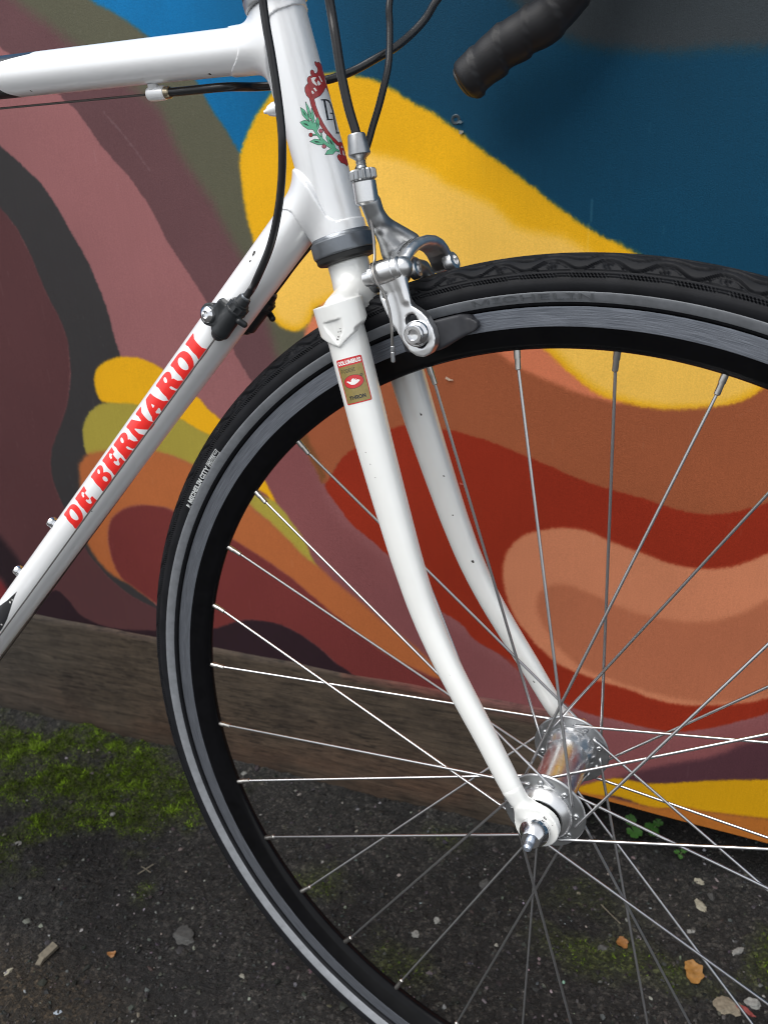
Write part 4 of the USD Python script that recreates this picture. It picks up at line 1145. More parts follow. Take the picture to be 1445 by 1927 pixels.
put('crown', to_world(nets(crown, (-19, -47, 297), (22, 47, 352), 0.65), Km), CREAM, fork, smooth=40)
blades = []
for sg in (-1, 1):
    p, r = blade_path(sg)
    blades.append(put('blade', sweep(Km(p), r / 1000, 40), CREAM, fork, smooth=True))

    def tip(P, sg=sg):
        d = s_cyl(P, (50.8, sg * 50.5, -18.1), (0, 1, 0), 14.2, -3.1, 3.1)
        e = smin(s_caps(P, (40.0, sg * 50.3, 7.5), (45.5, sg * 50.5, -7.5), 6.9, 5.2), d, 7.0)
        return np.maximum(e, np.abs(P[..., 1] - sg * 50.5) - 6.6)

    lo = (30, min(sg * 42, sg * 58.5), -36); hi = (70, max(sg * 42, sg * 58.5), 16)
    put('dropout', to_world(nets(tip, lo, hi, 0.7), Km), CREAM, fork, smooth=45)

# tube sticker on the near blade
a1, a2 = K1(2.5, -32.5, 300), K1(2.7, -36.0, 239)
BD = unit(a2 - a1)
e0 = -AXLE - (-AXLE @ BD) * BD; e0 = unit(e0); e1 = np.cross(BD, e0); e1 = e1 if e1 @ KF > 0 else -e1
RB = 0.01195


def on_blade(u, v, lift):
    """u across (from the left edge), v up from the sticker's foot"""
    phi = math.radians(-23.5) + u / RB
    t = 0.0341 - v
    # ride on the true blade, which is slightly curved and lies on the tabled path
    s_mm = 300 - t * 1000 * 0.998
    c = np.stack([np.interp(s_mm, BL[::-1, 0], BL[::-1, 1]), -(31 + 19.5 * np.clip(1 - s_mm / 300, 0, 1)), s_mm], 1)
    r = np.interp(s_mm, BL[::-1, 0], BL[::-1, 2]) / 1000 + lift
    return Km(c) + r[:, None] * (np.cos(phi)[:, None] * e0 + np.sin(phi)[:, None] * e1)


SW, SH = RB * math.radians(80.5), 0.0270
stk = xf('maker_sticker', fork)
put('red_border', decal(sbox(0, 0, SW, SH).buffer(-0.001).buffer(0.001), on_blade, 0.0012, 0.00012, 'u'), S_RED, stk)
put('gold_panel', decal(sbox(0.0007, 0.0007, SW - 0.0007, SH - 0.0045), on_blade, 0.0012, 0.00017, 'u'), D_GOLD, stk)


def fit_text(t, w, cx, y, bold=0, h=None):
    g = text_shape(t, 0.01, bold)
    x0, y0, x1, y1 = g.bounds
    sx = w / (x1 - x0); sy = sx if h is None else h / (y1 - y0)
    return affinity.affine_transform(g, [sx, 0, 0, sy, cx - sx * (x0 + x1) / 2, y - sy * y0])


put('white_print', decal(fit_text('COLUMBUS', SW * 0.88, SW / 2, SH - 0.0036, 8, 0.0025), on_blade, 0.0012, 0.00017, 'u'), D_WHITE, stk)
put('black_print', decal(unary_union([fit_text('FODERI', SW * 0.52, SW * 0.40, SH - 0.0083, 0, 0.0022), fit_text('THRON', SW * 0.62, SW * 0.50, 0.0024, 8, 0.0024),
                                      ell(SW * 0.83, SH - 0.0112, 0.00085, 0.00085).difference(ell(SW * 0.83, SH - 0.0112, 0.0006, 0.0006)), fit_text('R', 0.0006, SW * 0.83, SH - 0.0116, 4)]), on_blade, 0.0012, 0.00022, 'u'), INK, stk)
EC = (SW * 0.50, SH * 0.475)
put('emblem', decal(ell(*EC, SW * 0.37, 0.0040), on_blade, 0.0012, 0.00022, 'u'), INK, stk)
put('emblem', decal(ell(*EC, SW * 0.355, 0.0038), on_blade, 0.0012, 0.00025, 'u'), S_RED, stk)
bird = Polygon([(-0.95, 0.35), (-0.78, 0.42), (-0.55, 0.20), (-0.30, 0.10), (-0.28, 0.40), (-0.10, 0.72), (0.15, 0.78), (0.05, 0.45), (0.45, 0.62), (0.20, 0.30), (0.60, 0.34), (0.88, 0.10), (0.80, -0.05), (0.45, -0.40), (0.05, -0.62), (-0.35, -0.52), (-0.60, -0.20)]).buffer(0.05).buffer(-0.03)
put('emblem', decal(affinity.translate(affinity.scale(bird, SW * 0.26, 0.0026, origin=(0, 0)), EC[0], EC[1] - 0.0002), on_blade, 0.0012, 0.00028, 'u'), D_WHITE, stk)


def on_any_blade(sg, f_front=0.0):
    def fn(u, v, lift):     # u: angle*r from outward/near side towards front, v: s in metres
        s_mm = v * 1000
        c = np.stack([np.interp(s_mm, BL[::-1, 0], BL[::-1, 1]), sg * (31 + 19.5 * np.clip(1 - s_mm / 300, 0, 1)), s_mm], 1)
        r = np.interp(s_mm, BL[::-1, 0], BL[::-1, 2]) / 1000 + lift
        phi = u / 0.01
        return Km(c) + r[:, None] * (np.cos(phi)[:, None] * (-AXLE) + np.sin(phi)[:, None] * KF)
    return fn


for q_ in ([nick(0.0050, 0.0905, 0.0013, 9), nick(0.0002, 0.2295, 0.0004, 10, 0.5), nick(-0.0006, 0.2370, 0.0004, 11, 0.5), nick(0.0008, 0.2210, 0.0003, 12)]):
    put('paint_nick', decal(q_, on_any_blade(-1), 0.0012, 0.00008), CHIP, blades[0])
for q_ in ([nick(0.0055, 0.2430, 0.0014, 13, 0.6), nick(0.0075, 0.1980, 0.0010, 14), nick(0.0045, 0.1690, 0.0006, 15), nick(0.0060, 0.1320, 0.0013, 16), nick(0.0000, 0.0330, 0.0011, 17)]):
    put('paint_nick', decal(q_, on_any_blade(1), 0.0012, 0.00008), CHIP, blades[1])


def on_face(y0):
    return lambda u, v, lift: Km(np.stack([np.asarray(u) * 1000, np.full(np.shape(u), y0) - lift * 1000, np.asarray(v) * 1000], 1))


g = np.random.default_rng(5)
for k in range(13):
    t_ = g.random()
    put('paint_nick', decal(nick(0.0032 + 0.0052 * (1 - t_) + g.normal(0, 0.0006), 0.3035 + 0.010 * (1 - t_), g.uniform(0.00025, 0.00055), 100 + k), on_face(-44.25), 0.0014, 0.00006, ''), CHIP, fork)
for k in range(16):
    a_ = g.uniform(0.2, 2.9); r_ = g.uniform(0.0098, 0.0118)
    put('grime_spot', decal(nick(0.0508 + r_ * math.cos(a_), -0.0181 + r_ * math.sin(a_), g.uniform(0.0003, 0.0008), 140 + k), on_face(-53.62), 0.0014, 0.00005, ''), CHIP, fork)

# ------------------------------------------------------------------ wheels
RM, RT = 327.6, 16.7            # tyre: centre-line radius and section radius, mm
PHASE = 2.360099


def ring(prof, n, to, closed=False, rot0=0.0):
    """profile of (r, y) swept round the axle, mm, in wheel coordinates"""
    prof = np.asarray(prof, float)
    a = np.arange(n) * 2 * np.pi / n + rot0
    v = np.stack([prof[:, 0][:, None] * np.cos(a)[None], np.broadcast_to(prof[:, 1][:, None], (len(prof), n)), prof[:, 0][:, None] * np.sin(a)[None]], -1)
    m = trimesh.Trimesh(to(v.reshape(-1, 3)), grid_faces(len(prof), n, wrap_n=closed), process=False)
    return m


def tread_depth(L, u):
    """groove depth (mm) at L mm round the tyre and u mm across the tread (0..46)"""
    u = np.minimum(u, 46.0 - u)
    per = 2 * np.pi * 344.3 / 72
    l = np.mod(L, per)
    d = np.zeros(np.broadcast(L, u).shape)

    def gr(dist, w, dep):
        return dep * np.clip(1.15 - np.abs(dist) / w, 0, 1) ** 0.7

    # pitted shoulder strip
    row = np.clip((u - 0.6) / 1.5, 0, 2.999); k = np.floor(row)
    fl_ = np.mod(L / 1.9 + 0.5 * k, 1.0) - 0.5; fu = row - k - 0.5
    pit = np.clip(1 - np.hypot(fl_ / 0.34, fu / 0.36), 0, 1) * 0.9
    d = np.maximum(d, np.where((u > 0.4) & (u < 3.8), pit, 0))
    d = np.maximum(d, gr(u - 4.6, 0.5, 0.5))
    # arches with three ticks
    x = l - per * 0.33
    ar = 5.6 + 5.2 * np.sqrt(np.clip(1 - (x / 8.2) ** 2, 0, 1))
    d = np.maximum(d, np.where(np.abs(x) < 8.3, gr(u - ar, 0.85, 0.8), 0))
    for o in (-1.6, 0.2, 2.0):
        d = np.maximum(d, np.where((u > 6.2) & (u < 9.4), gr(x - o + 0.25 * (u - 7.8), 0.42, 0.6), 0))
    # waved ribs
    wv = np.sin(2 * np.pi * (l / per - 0.08))
    d = np.maximum(d, gr(u - (9.0 + 3.6 * wv), 0.95, 0.9) * ((u > 5.2)))
    d = np.maximum(d, gr(u - (15.4 + 2.4 * wv), 0.9, 0.9))
    d = np.maximum(d, gr(u - 20.8 - 0.9 * wv, 0.7, 0.7))
    return 1.9 * d


def make_wheel(parent, to, front, name):
    w = xf(name, parent)
    N = 2200 if front else 300
    # casing: bead to bead
    ph = np.radians(np.linspace(14, 166, 66 if front else 24))
    tr = np.stack([RM + RT * np.sin(ph), -RT * np.cos(ph)], 1)
    u = (ph - ph[0]) / (ph[-1] - ph[0]) * 46.0
    side = A([(315.5, -9.0), (317.6, -9.6), (318.3, -10.4), (318.0, -11.6), (318.9, -12.6), (319.5, -13.25)])
    side2 = A([(325.5, -16.5), (327.0, -17.0), (328.8, -17.15), (330.4, -16.9)])
    prof = np.vstack([side, A([(321.5, -14.5), (323.5, -15.5)]), side2, tr[1:-1], side2[::-1] * [1, -1], A([(323.5, 15.5), (321.5, 14.5)]), side[::-1] * [1, -1]])
    a = np.arange(N) * 2 * np.pi / N
    R = prof[:, 0][:, None] * np.ones(N)[None]; Yp = prof[:, 1][:, None] * np.ones(N)[None]
    k0 = len(side) + 2 + len(side2)
    if front:
        D = tread_depth(a[None] * 344.3, u[1:-1][:, None])
        R[k0:k0 + len(ph) - 2] -= D * np.sin(ph[1:-1])[:, None]; Yp[k0:k0 + len(ph) - 2] += D * np.cos(ph[1:-1])[:, None]
    v = np.stack([R * np.cos(a), Yp, R * np.sin(a)], -1).reshape(-1, 3)
    put('tyre', (to(v), grid_faces(len(prof), N)), RUBBER, w, smooth=38)
    for sg in (1, -1):
        bp = A([(319.5, -13.2), (319.8, -13.85), (321.6, -15.05), (323.4, -16.15), (324.9, -16.85), (325.3, -16.6)])
        m = ring(bp * [1, sg], 420, to)
        if sg < 0:
            m.invert()
        put('reflective_band', m, BAND, w, smooth=True)
    rp = A([(316.9, -9.6), (317.3, -10.1), (317.0, -10.45), (306.2, -10.45), (305.6, -10.2), (296.5, -5.6), (293.6, -3.6), (292.5, -1.6), (292.3, 0), (292.5, 1.6), (293.6, 3.6), (296.5, 5.6), (305.6, 10.2), (306.2, 10.45), (317.0, 10.45), (317.3, 10.1), (316.9, 9.6), (309, 8.4), (309, -8.4)])
    m = ring(rp, 420, to, closed=True)
    if m.volume < 0:
        m.invert()
    put('rim', m, BLACK_RIM, w, smooth=28)
    for sg in (-1, 1):
        m = ring(A([(306.0, sg * 10.45), (306.2, sg * 10.62), (308, sg * 10.66), (315.5, sg * 10.66), (316.8, sg * 10.62), (317.0, sg * 10.40)]), 480, to)
        if sg > 0:
            m.invert()
        put('brake_track', m, TRACK_R if front else TRACK, w, smooth=True)
    # hub
    O = to(A([[0, 0, 0]]))[0]; ax = unit(to(A([[0, 1, 0]]))[0] - O)
    e = unit(to(A([[1, 0, 0]]))[0] - O); e2 = unit(to(A([[0, 0, 1]]))[0] - O)
    rv = lambda p, segs=56, **kw: revolve(A(p) / 1000.0, O, ax, segs, **kw)
    put('hub_shell', rv([(7.8, 0), (8.0, 4), (9.0, 9), (11.4, 15), (14.0, 21), (16.0, 27), (17.4, 31), (18.4, 33.4), (18.4, 36), (15, 36.2), (15, -36.2), (18.4, -36), (18.4, -33.4), (17.4, -31), (16.0, -27), (14.0, -21), (11.4, -15), (9.0, -9), (8.0, -4), (7.8, -0.1)], closed=True), CHROME_HUB if front else ALLOY, w, smooth=40)
    hole = []
    for sg in (-1, 1):
        put('hub_flange', rv([(17, sg * 33.6), (26.0, sg * 33.7), (26.9, sg * 34.3), (27.2, sg * 35.1), (26.9, sg * 35.9), (26.0, sg * 36.5), (18.8, sg * 36.7), (17, sg * 36.7)], closed=True), DULL_ALLOY, w, smooth=40)
        put('bearing_cap', rv([(13.2, sg * 40.0), (13.4, sg * 44.6), (14.4, sg * 45.0), (15.6, sg * 44.4), (17.2, sg * 42.2), (18.9, sg * 39.6), (19.2, sg * 37.4), (18.6, sg * 36.2), (13.0, sg * 36.2)], closed=True), ALLOY, w, smooth=40)
        put('seal', rv([(0.5, sg * 41.4), (13.3, sg * 41.6), (13.3, sg * 40.2), (0.5, sg * 40.0)], closed=True), SEAL, w)
        put('locknut', rv([(4, sg * 41), (9.0, sg * 41), (9.0, sg * 44.0), (7.6, sg * 44.4), (7.6, sg * 47.3), (4, sg * 47.3)], closed=True), DULL_ALLOY, w)
    put('axle', rv([(2.45, -72.6), (2.5, 72.6)], 16), ALLOY, w)
    put('axle_nut', rv([(2.8, -53.7), (9.3, -53.7), (9.4, -55.6), (8.9, -56.0), (9.5, -56.3), (9.2, -59.6), (6.4, -65.2), (5.6, -66.0), (2.8, -66.0)], 40, closed=True), CHROME, w, smooth=30)
    put('axle_tip', rv([(2.9, -65.6), (2.9, -66.4), (2.5, -66.7), (2.9, -67.2), (2.5, -67.8), (2.9, -68.4), (2.5, -69.0), (2.9, -69.6), (2.6, -70.4), (2.7, -72.8), (1.6, -74.2), (0.2, -74.4)], 20), BLUED, w, smooth=40)
    put('axle_nut', rv([(2.8, 53.7), (9.3, 53.7), (9.2, 59.6), (6.4, 65.2), (5.6, 66.0), (2.8, 66.0)], 40, closed=True), CHROME, w, smooth=30)
    # 32 spokes, crossed three times
    for k in range(32):
        th = PHASE + math.radians(11.25) * k
        km = k % 4
        sg = -1 if km in (1, 3) else 1
        dl = math.radians(67.5) * (1 if km in (2, 3) else -1)
        outside = km in (1, 0)
        h = th + dl
        hp = A([21.3 * math.cos(h), 0, 21.3 * math.sin(h)])
        y0 = sg * (37.6 if outside else 32.6); y1 = sg * (33.0 if outside else 37.3)
        end = A([283.5 * math.cos(th), sg * 1.0, 283.5 * math.sin(th)])
        d = unit(end - (hp + [0, y0, 0]))
        pts = [hp + [0, y1, 0], hp + [0, y0 - (y0 - y1) * 0.2, 0], hp + [0, y0, 0] + d * 1.3, hp + [0, y0, 0] + d * 4.0]
        pts = np.vstack([spline(pts, 9), (hp + [0, y0, 0] + d * 20)[None], end[None]])
        sp = put('spoke', sweep(to(pts), A([1.0] * 10 + [0.95]) / 1000, 8), STEEL, w, smooth=True)
        # head of the spoke on the other face of the flange
        hd = hp + [0, sg * (36.7 if not outside else 33.6), 0]
        dy = A([0, sg * (1.0 if not outside else -1.0), 0])
        put('spoke_head', revolve(A([(2.1, 0), (2.1, 0.5), (1.5, 1.1), (0.9, 1.2), (0.7, 0.9)]) / 1000, to(hd[None])[0], unit(to((hd + dy)[None])[0] - to(hd[None])[0]), 14), DULL_ALLOY, w)
        rim_p = A([293.4 * math.cos(th), 0, 293.4 * math.sin(th)])
        t_ = unit(end - rim_p)
        q0, q1 = to(rim_p[None])[0], to((rim_p + t_ * 12.5)[None])[0]
        put('nipple', revolve(A([(1.0, 0), (2.05, 0.1), (2.05, 5.5), (1.75, 6.0), (1.75, 12.0), (1.2, 12.5)]) / 1000, q0, q1 - q0, 12), NIPPLE, w, smooth=35)
    return w


TRACK_R = usdkit.material(stage, '/World/Looks/scored_brake_track', {
    'tc': ('texture_coordinate', {}), 'vm': ('vector_math', {'math_type': 'subtract', 'vector2': tuple(HUB)}),
    'dx': ('vector_math', {'math_type': 'dot_product', 'vector2': tuple(MW[:, 0])}), 'dz': ('vector_math', {'math_type': 'dot_product', 'vector2': tuple(MW[:, 2])}),
    'cv': ('combine_xyz', {'z': 0.0}), 'len': ('vector_math', {'math_type': 'length'}),
    'at': ('math', {'math_type': 'arctan2'}), 'cv2': ('combine_xyz', {'z': 0.0}), 'sc': ('math', {'math_type': 'multiply', 'value2': 0.006}),
    'n': ('noise_texture', {'scale': 2600.0, 'detail': 4.0, 'roughness': 0.6}),
    'r': ('rgb_ramp', {'ramp': [(0.25, (0.09, 0.10, 0.12)), (0.5, (0.19, 0.205, 0.235)), (0.75, (0.31, 0.33, 0.37))]}),
    'b': ('bump', {'strength': 0.5, 'distance': 0.0003}),
    'p': ('principled_bsdf', {'metallic': 0.8, 'roughness': 0.42})},
    [('tc.object', 'vm.vector1'), ('vm.vector', 'dx.vector1'), ('vm.vector', 'dz.vector1'), ('dx.value', 'cv.x'), ('dz.value', 'cv.y'), ('cv.vector', 'len.vector1'),
     ('dz.value', 'at.value1'), ('dx.value', 'at.value2'), ('at.value', 'sc.value1'), ('len.value', 'cv2.x'), ('sc.value', 'cv2.y'), ('cv2.vector', 'n.vector'),
     ('n.fac', 'r.fac'), ('r.color', 'p.base_color'), ('n.fac', 'b.height'), ('b.normal', 'p.normal')], surface='p.BSDF')
CHROME_HUB = mat('polished_hub', (0.80, 0.80, 0.81), 0.28, 1.0, vary=0.03, vscale=60, rvary=0.05)
BLUED = mat('zinc_thread', (0.42, 0.47, 0.55), 0.4, 0.9)
NIPPLE = mat('nipple_nickel', (0.52, 0.50, 0.47), 0.3, 1.0)

wheel = make_wheel(bike, Wm, True, 'front_wheel')

# raised and printed words on the near wall of the tyre
def on_tyre(u, v, lift):
    """u mm clockwise along the tyre at radius 331, v mm outward from radius r0; near side"""
    r = A(v) * 1.0
    r = R0_TXT + r
    c = np.clip((r - RM) / RT, -0.999, 0.999)
    y = -np.sqrt(np.maximum(RT ** 2 - (r - RM) ** 2, 1.0)) - lift * 1000
    y = np.interp(r, [319.5, 321.5, 323.5, 325.5, 327.0, 328.8, 330.4, 331.4], [-13.35, -14.5, -15.5, -16.5, -17.0, -17.15, -16.9, -16.3]) - lift * 1000
    y = np.where(r < 325.3, y - 0.45 - 0.12 * np.clip(r - 321, 0, 4), y)
    a = A0_TXT - u / R0_TXT
    return Wm(np.stack([r * np.cos(a), y, r * np.sin(a)], -1))


R0_TXT, A0_TXT = 325.6, math.radians(153.7)
g1 = text_shape('MICHELIN CITY', 3.3, 7)
gx0, _, gx1, _ = g1.bounds
g1 = affinity.scale(g1, 35.5 / (gx1 - gx0), 1.0, origin=(gx0, 0)); g1 = affinity.translate(g1, 4.6 - gx0, 0.2)
man = unary_union([Point(1.0, 2.9).buffer(0.75), Point(1.1, 1.5).buffer(0.95), Polygon([(0.1, 2.2), (2.3, 2.6), (3.1, 3.6), (2.6, 1.9), (1.0, 1.2)]), Polygon([(0.3, 1.0), (1.0, 1.0), (0.4, -0.2), (-0.3, -0.2)]), Polygon([(1.2, 1.0), (1.9, 1.0), (2.5, -0.2), (1.8, -0.2)])])
g2 = text_shape('PROTEK', 2.7, 5)
b2 = g2.bounds
g2 = affinity.translate(affinity.scale(g2, 10.0 / (b2[2] - b2[0]), 1.0, origin=(b2[0], 0)), 42.2 - b2[0], 0.7)
g3 = text_shape('PLUS', 1.5, 2)
b3 = g3.bounds
g3 = affinity.translate(affinity.scale(g3, 3.4 / (b3[2] - b3[0]), 1.0, origin=(b3[0], 0)), 52.9 - b3[0], 1.6)
fr = sbox(41.4, -0.1, 57.0, 4.2).difference(sbox(41.7, 0.25, 56.7, 3.85))
put('tyre_print', decal(unary_union([g1, man.buffer(-0.15), g2, g3, fr]).buffer(0), on_tyre, 1.2, 0.00015), PRINT, wheel)
R0_TXT, A0_TXT = 321.2, math.radians(104.8)
g4 = text_shape('MICHELIN', 3.3, 1)
b4 = g4.bounds
g4 = affinity.scale(g4, 68.0 / (b4[2] - b4[0]), 1.0, origin=(b4[0], 0)).buffer(-0.05)
put('tyre_moulding', decal(g4, on_tyre, 1.2, 0.00045), mat('moulded_letters', (0.14, 0.15, 0.16), 0.5), wheel)
# pinkish worn sliver along the upper inner edge of the rim
# ------------------------------------------------------------------ front brake
brake = xf('front_brake', bike)
PL = [(34.0, 329.5), (31.2, 323.5), (30.8, 320.1), (32.3, 313.2), (34.9, 305.0), (37.0, 300.1), (39.7, 292.8), (42.2, 287.8), (45.9, 284.2), (49.9, 282.6), (54.7, 283.7), (58.2, 287.1), (59.6, 291.4), (59.4, 296.5), (57.3, 303.1), (54.7, 307.2), (49.6, 312.0), (47.4, 315.9), (46.7, 320.4), (47.5, 329.5)]


def plate_y(s):
    return -31.0 - 4.0 * np.clip((322 - s) / 35, 0, 1)


def arm_near(P):
    f, y, s = P[..., 0], P[..., 1], P[..., 2]
    y0 = plate_y(s) + 3.0
    d2 = s_poly(np.stack([f, s], -1), PL) + 0.5
    d = np.hypot(np.maximum(d2, 0), np.maximum(np.abs(y - y0) - 3.0, 0)) - 0.5 + np.minimum(np.maximum(d2, np.abs(y - y0) - 3.0), 0)
    d = smin(d, s_caps(P, (46.0, -28.0, 330), (47.5, -31.0, 316), 3.2, 2.0), 3.0)       # front spine running up into the arch
    a = [(42.0, -24, 334.0), (44.0, -17, 340.4), (47.0, -8, 344.6), (50.0, 1, 345.8), (52.3, 10, 343.6), (52.0, 19, 337.2), (50.5, 24, 330.0)]
    arch = np.full(f.shape, 1e3)
    a = spline(a, 11)
    for o in (-4.5, -1.5, 1.5, 4.5):
        one = np.full(f.shape, 1e3)
        for p, q in zip(a[:-1], a[1:]):
            one = np.minimum(one, s_caps(P, (p[0] + o, p[1], p[2]), (q[0] + o, q[1], q[2]), 3.0, 3.0))
        arch = smin(arch, one, 2.0)
    d = smin(d, arch, 2.2)
    d = smin(d, s_caps(P, (31, -26.5, 333.5), (47, -26.5, 333.8), 6.2), 1.2)
    slot = s_caps(np.stack([f, 0 * f, s], -1), (47.3, 0, 304.0), (50.6, 0, 291.8), 3.9)
    d = np.maximum(d, -np.maximum(slot, 0 * slot + (y - (y0 + 30))))
    d = np.maximum(d, np.where(y < -26, -s_caps(np.stack([f, 0 * f, s], -1), (34.3, 0, 321.6), (34.4, 0, 321.6), 1.7), -1.0))
    return d


put('caliper_arm', to_world(nets(arm_near, (22, -43, 279), (66, 34, 354), 0.65), Km), ALLOY, brake, smooth=38)


def arm_far(P):
    f = P[..., 0]
    d = s_caps(P, (36.5, -22.5, 373), (36.0, -19.0, 362), 6.0, 5.4)
    d = smin(d, s_caps(P, (36.2, -19, 363), (34.0, -5, 346), 4.6, 6.2), 3)
    d = smin(d, s_caps(P, (36.6, -19, 364), (45.0, 1, 348.5), 3.6, 4.6), 3.5)
    d = smin(d, s_caps(P, (34.0, -5, 346), (32.0, 0, 333), 6.4, 7.6), 4)
    # down the far side to the other pad
    d = smin(d, s_caps(P, (34, 2, 338), (36, 24, 333), 5.0), 3)
    d = smin(d, s_caps(P, (36, 26, 331), (47, 33, 300), 5.0, 4.6), 3)
    d = smin(d, s_caps(P, (47, 33, 300), (51, 33, 288), 6.5), 3)
    return d


put('caliper_arm', to_world(nets(arm_far, (20, -34, 278), (64, 44, 382), 0.85), Km), DULL_ALLOY, brake, smooth=38)
kd = lambda a, b: unit(K1(*b) - K1(*a))
# cable clamp: barrel lying along the bicycle, with a smaller nose behind and a cap in front
put('cable_clamp', revolve(A([(3.4, 0), (4.2, 0.6), (4.6, 4.4), (5.3, 4.6), (5.3, 7.0), (4.8, 7.3), (4.8, 8.0), (6.4, 8.4), (6.6, 10), (6.6, 20.2), (6.2, 20.7), (6.55, 21.2), (6.3, 24.0), (5.4, 24.9), (0.5, 25.4)]) / 1000, K1(23.0, -28.6, 333.4), kd((23, -28.6, 333.4), (46, -28.6, 334.2)), 40), ALLOY, brake, smooth=28)
put('centre_bolt', revolve(A([(4.5, -44), (4.5, 0), (6.8, 0.2), (6.8, 3.0), (5.6, 4.6), (3.4, 5.0), (3.1, 3.4), (0.5, 3.2)]) / 1000, K1(40.0, 1, 333), KF, 32), ALLOY, brake)
put('pivot_bolt', revolve(A([(6.4, 0), (6.8, 0.6), (6.6, 3.4), (5.4, 5.4), (3.2, 5.8), (2.8, 4.0), (0.5, 3.8)]) / 1000, K1(54.5, 22.5, 330.5), kd((54.5, 22.5, 330.5), (60, 22.0, 331.5)), 32), ALLOY, brake)
put('return_spring', cat(*[sweep(Km([(20 + 1.3 * k + 0.6 * math.sin(t), -9 + 4.4 * math.cos(t), 338 + 4.4 * math.sin(t)) for t in np.linspace(0, 6.28, 18)]), 0.0006, 6) for k in range(6)]), DARKWIRE, brake)
put('caliper_spacer', revolve(A([(4.6, 0), (7.6, 0), (7.6, 5), (4.6, 5)]) / 1000, K1(13.0, 0, 333), KF, 28, closed=True), DULL_ALLOY, brake)
# barrel adjuster
BO, BDIR = K1(35.2, -24.2, 372.0), kd((35.2, -24.2, 372.0), (39.2, -24.0, 406.5))
lob = lambda p, a: np.where(((p[:, 1] > 0.0133) & (p[:, 1] < 0.0192))[:, None], 0.00055 * np.cos(a * 16)[None], 0)
adj = put('barrel_seat', revolve(A([(2.0, 0.6), (4.6, 0.2), (6.5, 1.4), (6.7, 2.2), (6.7, 12.4), (5.8, 13.1), (3, 13.1)]) / 1000, BO, BDIR, 40), ALLOY, brake)
put('barrel_adjuster', cat(revolve(A([(3, 13.0), (6.4, 13.2), (7.3, 14.2), (7.3, 18.3), (6.4, 19.1), (4.4, 19.3), (3.0, 20.0), (2.6, 21.2), (3.0, 21.7), (2.6, 22.3), (3.0, 22.9), (2.6, 23.5), (3.0, 24.4), (5.9, 26.4), (6.3, 27.4), (5.0, 37.0), (4.5, 37.7), (2.7, 37.7)]) / 1000, BO, BDIR, 96, rmod=lob)), DULL_ALLOY, brake, smooth=35)
put('barrel_tip', cyl(BO + BDIR * 0.0008, BO - BDIR * 0.0022, 0.0023, 18), DULL_ALLOY, brake)
put('brake_housing', housing([K1(70, -60, 560), K1(50, -28, 508)] + [Wm(q) for q in ((-173.7, -21, 463.9), (-168.8, -23, 447), (-164.3, -24, 428.8), (-159.6, -24, 412.7))] + [BO + BDIR * 0.0385, BO + BDIR * 0.034], 0.00262), HOUSING, brake)
wp = [BO - BDIR * 0.001] + [Wm(q) for q in ((-141.2, -25.6, 347.1), (-137.9, -29.5, 334.0), (-135.6, -36.0, 328.6), (-131.6, -37.8, 322.0), (-127.6, -37.5, 317.0), (-123.3, -38.5, 308.3), (-121.0, -39.5, 299.6), (-120.1, -39.5, 290.7), (-119.4, -39.0, 284.0))]
put('brake_wire', sweep(spline(wp, 60), 0.00085, 8), WIRE, brake)
put('wire_end', revolve(A([(0.9, 0), (1.25, 0.4), (1.25, 3), (1.0, 3.4), (1.3, 3.8), (1.3, 8.8), (0.8, 9.4)]) / 1000, Wm((-119.9, -39.4, 288.0)), unit(Wm((-119.1, -39.2, 280)) - Wm((-119.9, -39.4, 288.0))), 12), DULL_ALLOY, brake)
# pads, curved with the rim
def pad(sg):
    def sd(P):
        r = np.hypot(P[..., 0], P[..., 2]); a = np.arctan2(P[..., 2], P[..., 0])
        L = (math.radians(113.3) - a) * 312.0          # 0 at the rear end .. 46 forward
        y = P[..., 1] * sg
        half = np.interp(L, [-1, 2, 24, 38, 43, 46], [4.6, 6.2, 8.6, 6.4, 4.6, 2.4])
        mid = np.interp(L, [0, 24, 46], [311.4, 310.2, 313.6])
        outer = np.interp(L, [0, 6, 26, 38, 46], [19.5, 25.0, 25.0, 19.0, 12.0])
        d = np.maximum(np.maximum(np.abs(r - mid) - half, np.maximum(-L, L - 46)), np.maximum(11.0 - y, y - outer))
        d2 = np.maximum(np.maximum(np.abs(r - 311.4) - np.interp(L, [-1.5, 36, 44, 47.5], [4.8, 4.8, 4.0, 1.5]), np.maximum(-1.5 - L, L - 47.5)), np.maximum(10.75 - y, y - 15.5))
        return smin(smax(d, y - outer + 0.8, 2.2), d2, 1.6)
    ys = sorted((sg * 9, sg * 28))
    return to_world(nets(sd, (-134, ys[0], 280), (-70, ys[1], 325), 0.8), Wm)


for sg in (-1, 1):
    put('brake_pad', pad(sg), PADMAT, brake, smooth=50)
pc = Wm((-107.6, 0, 294.6)); pd_ = unit(-AXLE + 0.10 * KF)
po = Km([(49.6, -35.2, 296.4)])[0]
put('pad_bolt', revolve(A([(7.4, -0.4), (7.6, 0.2), (7.4, 1.4), (6.6, 2.6), (5.4, 3.4), (5.3, 7.0), (4.8, 7.6), (3.2, 7.6), (3.0, 7.0), (2.9, 4.4), (0.4, 4.2)]) / 1000, po, pd_, 36, rmod=None), CHROME, brake, smooth=35)
put('pad_stud', cyl(po, po - pd_ * 0.014, 0.0030, 16), DULL_ALLOY, brake)
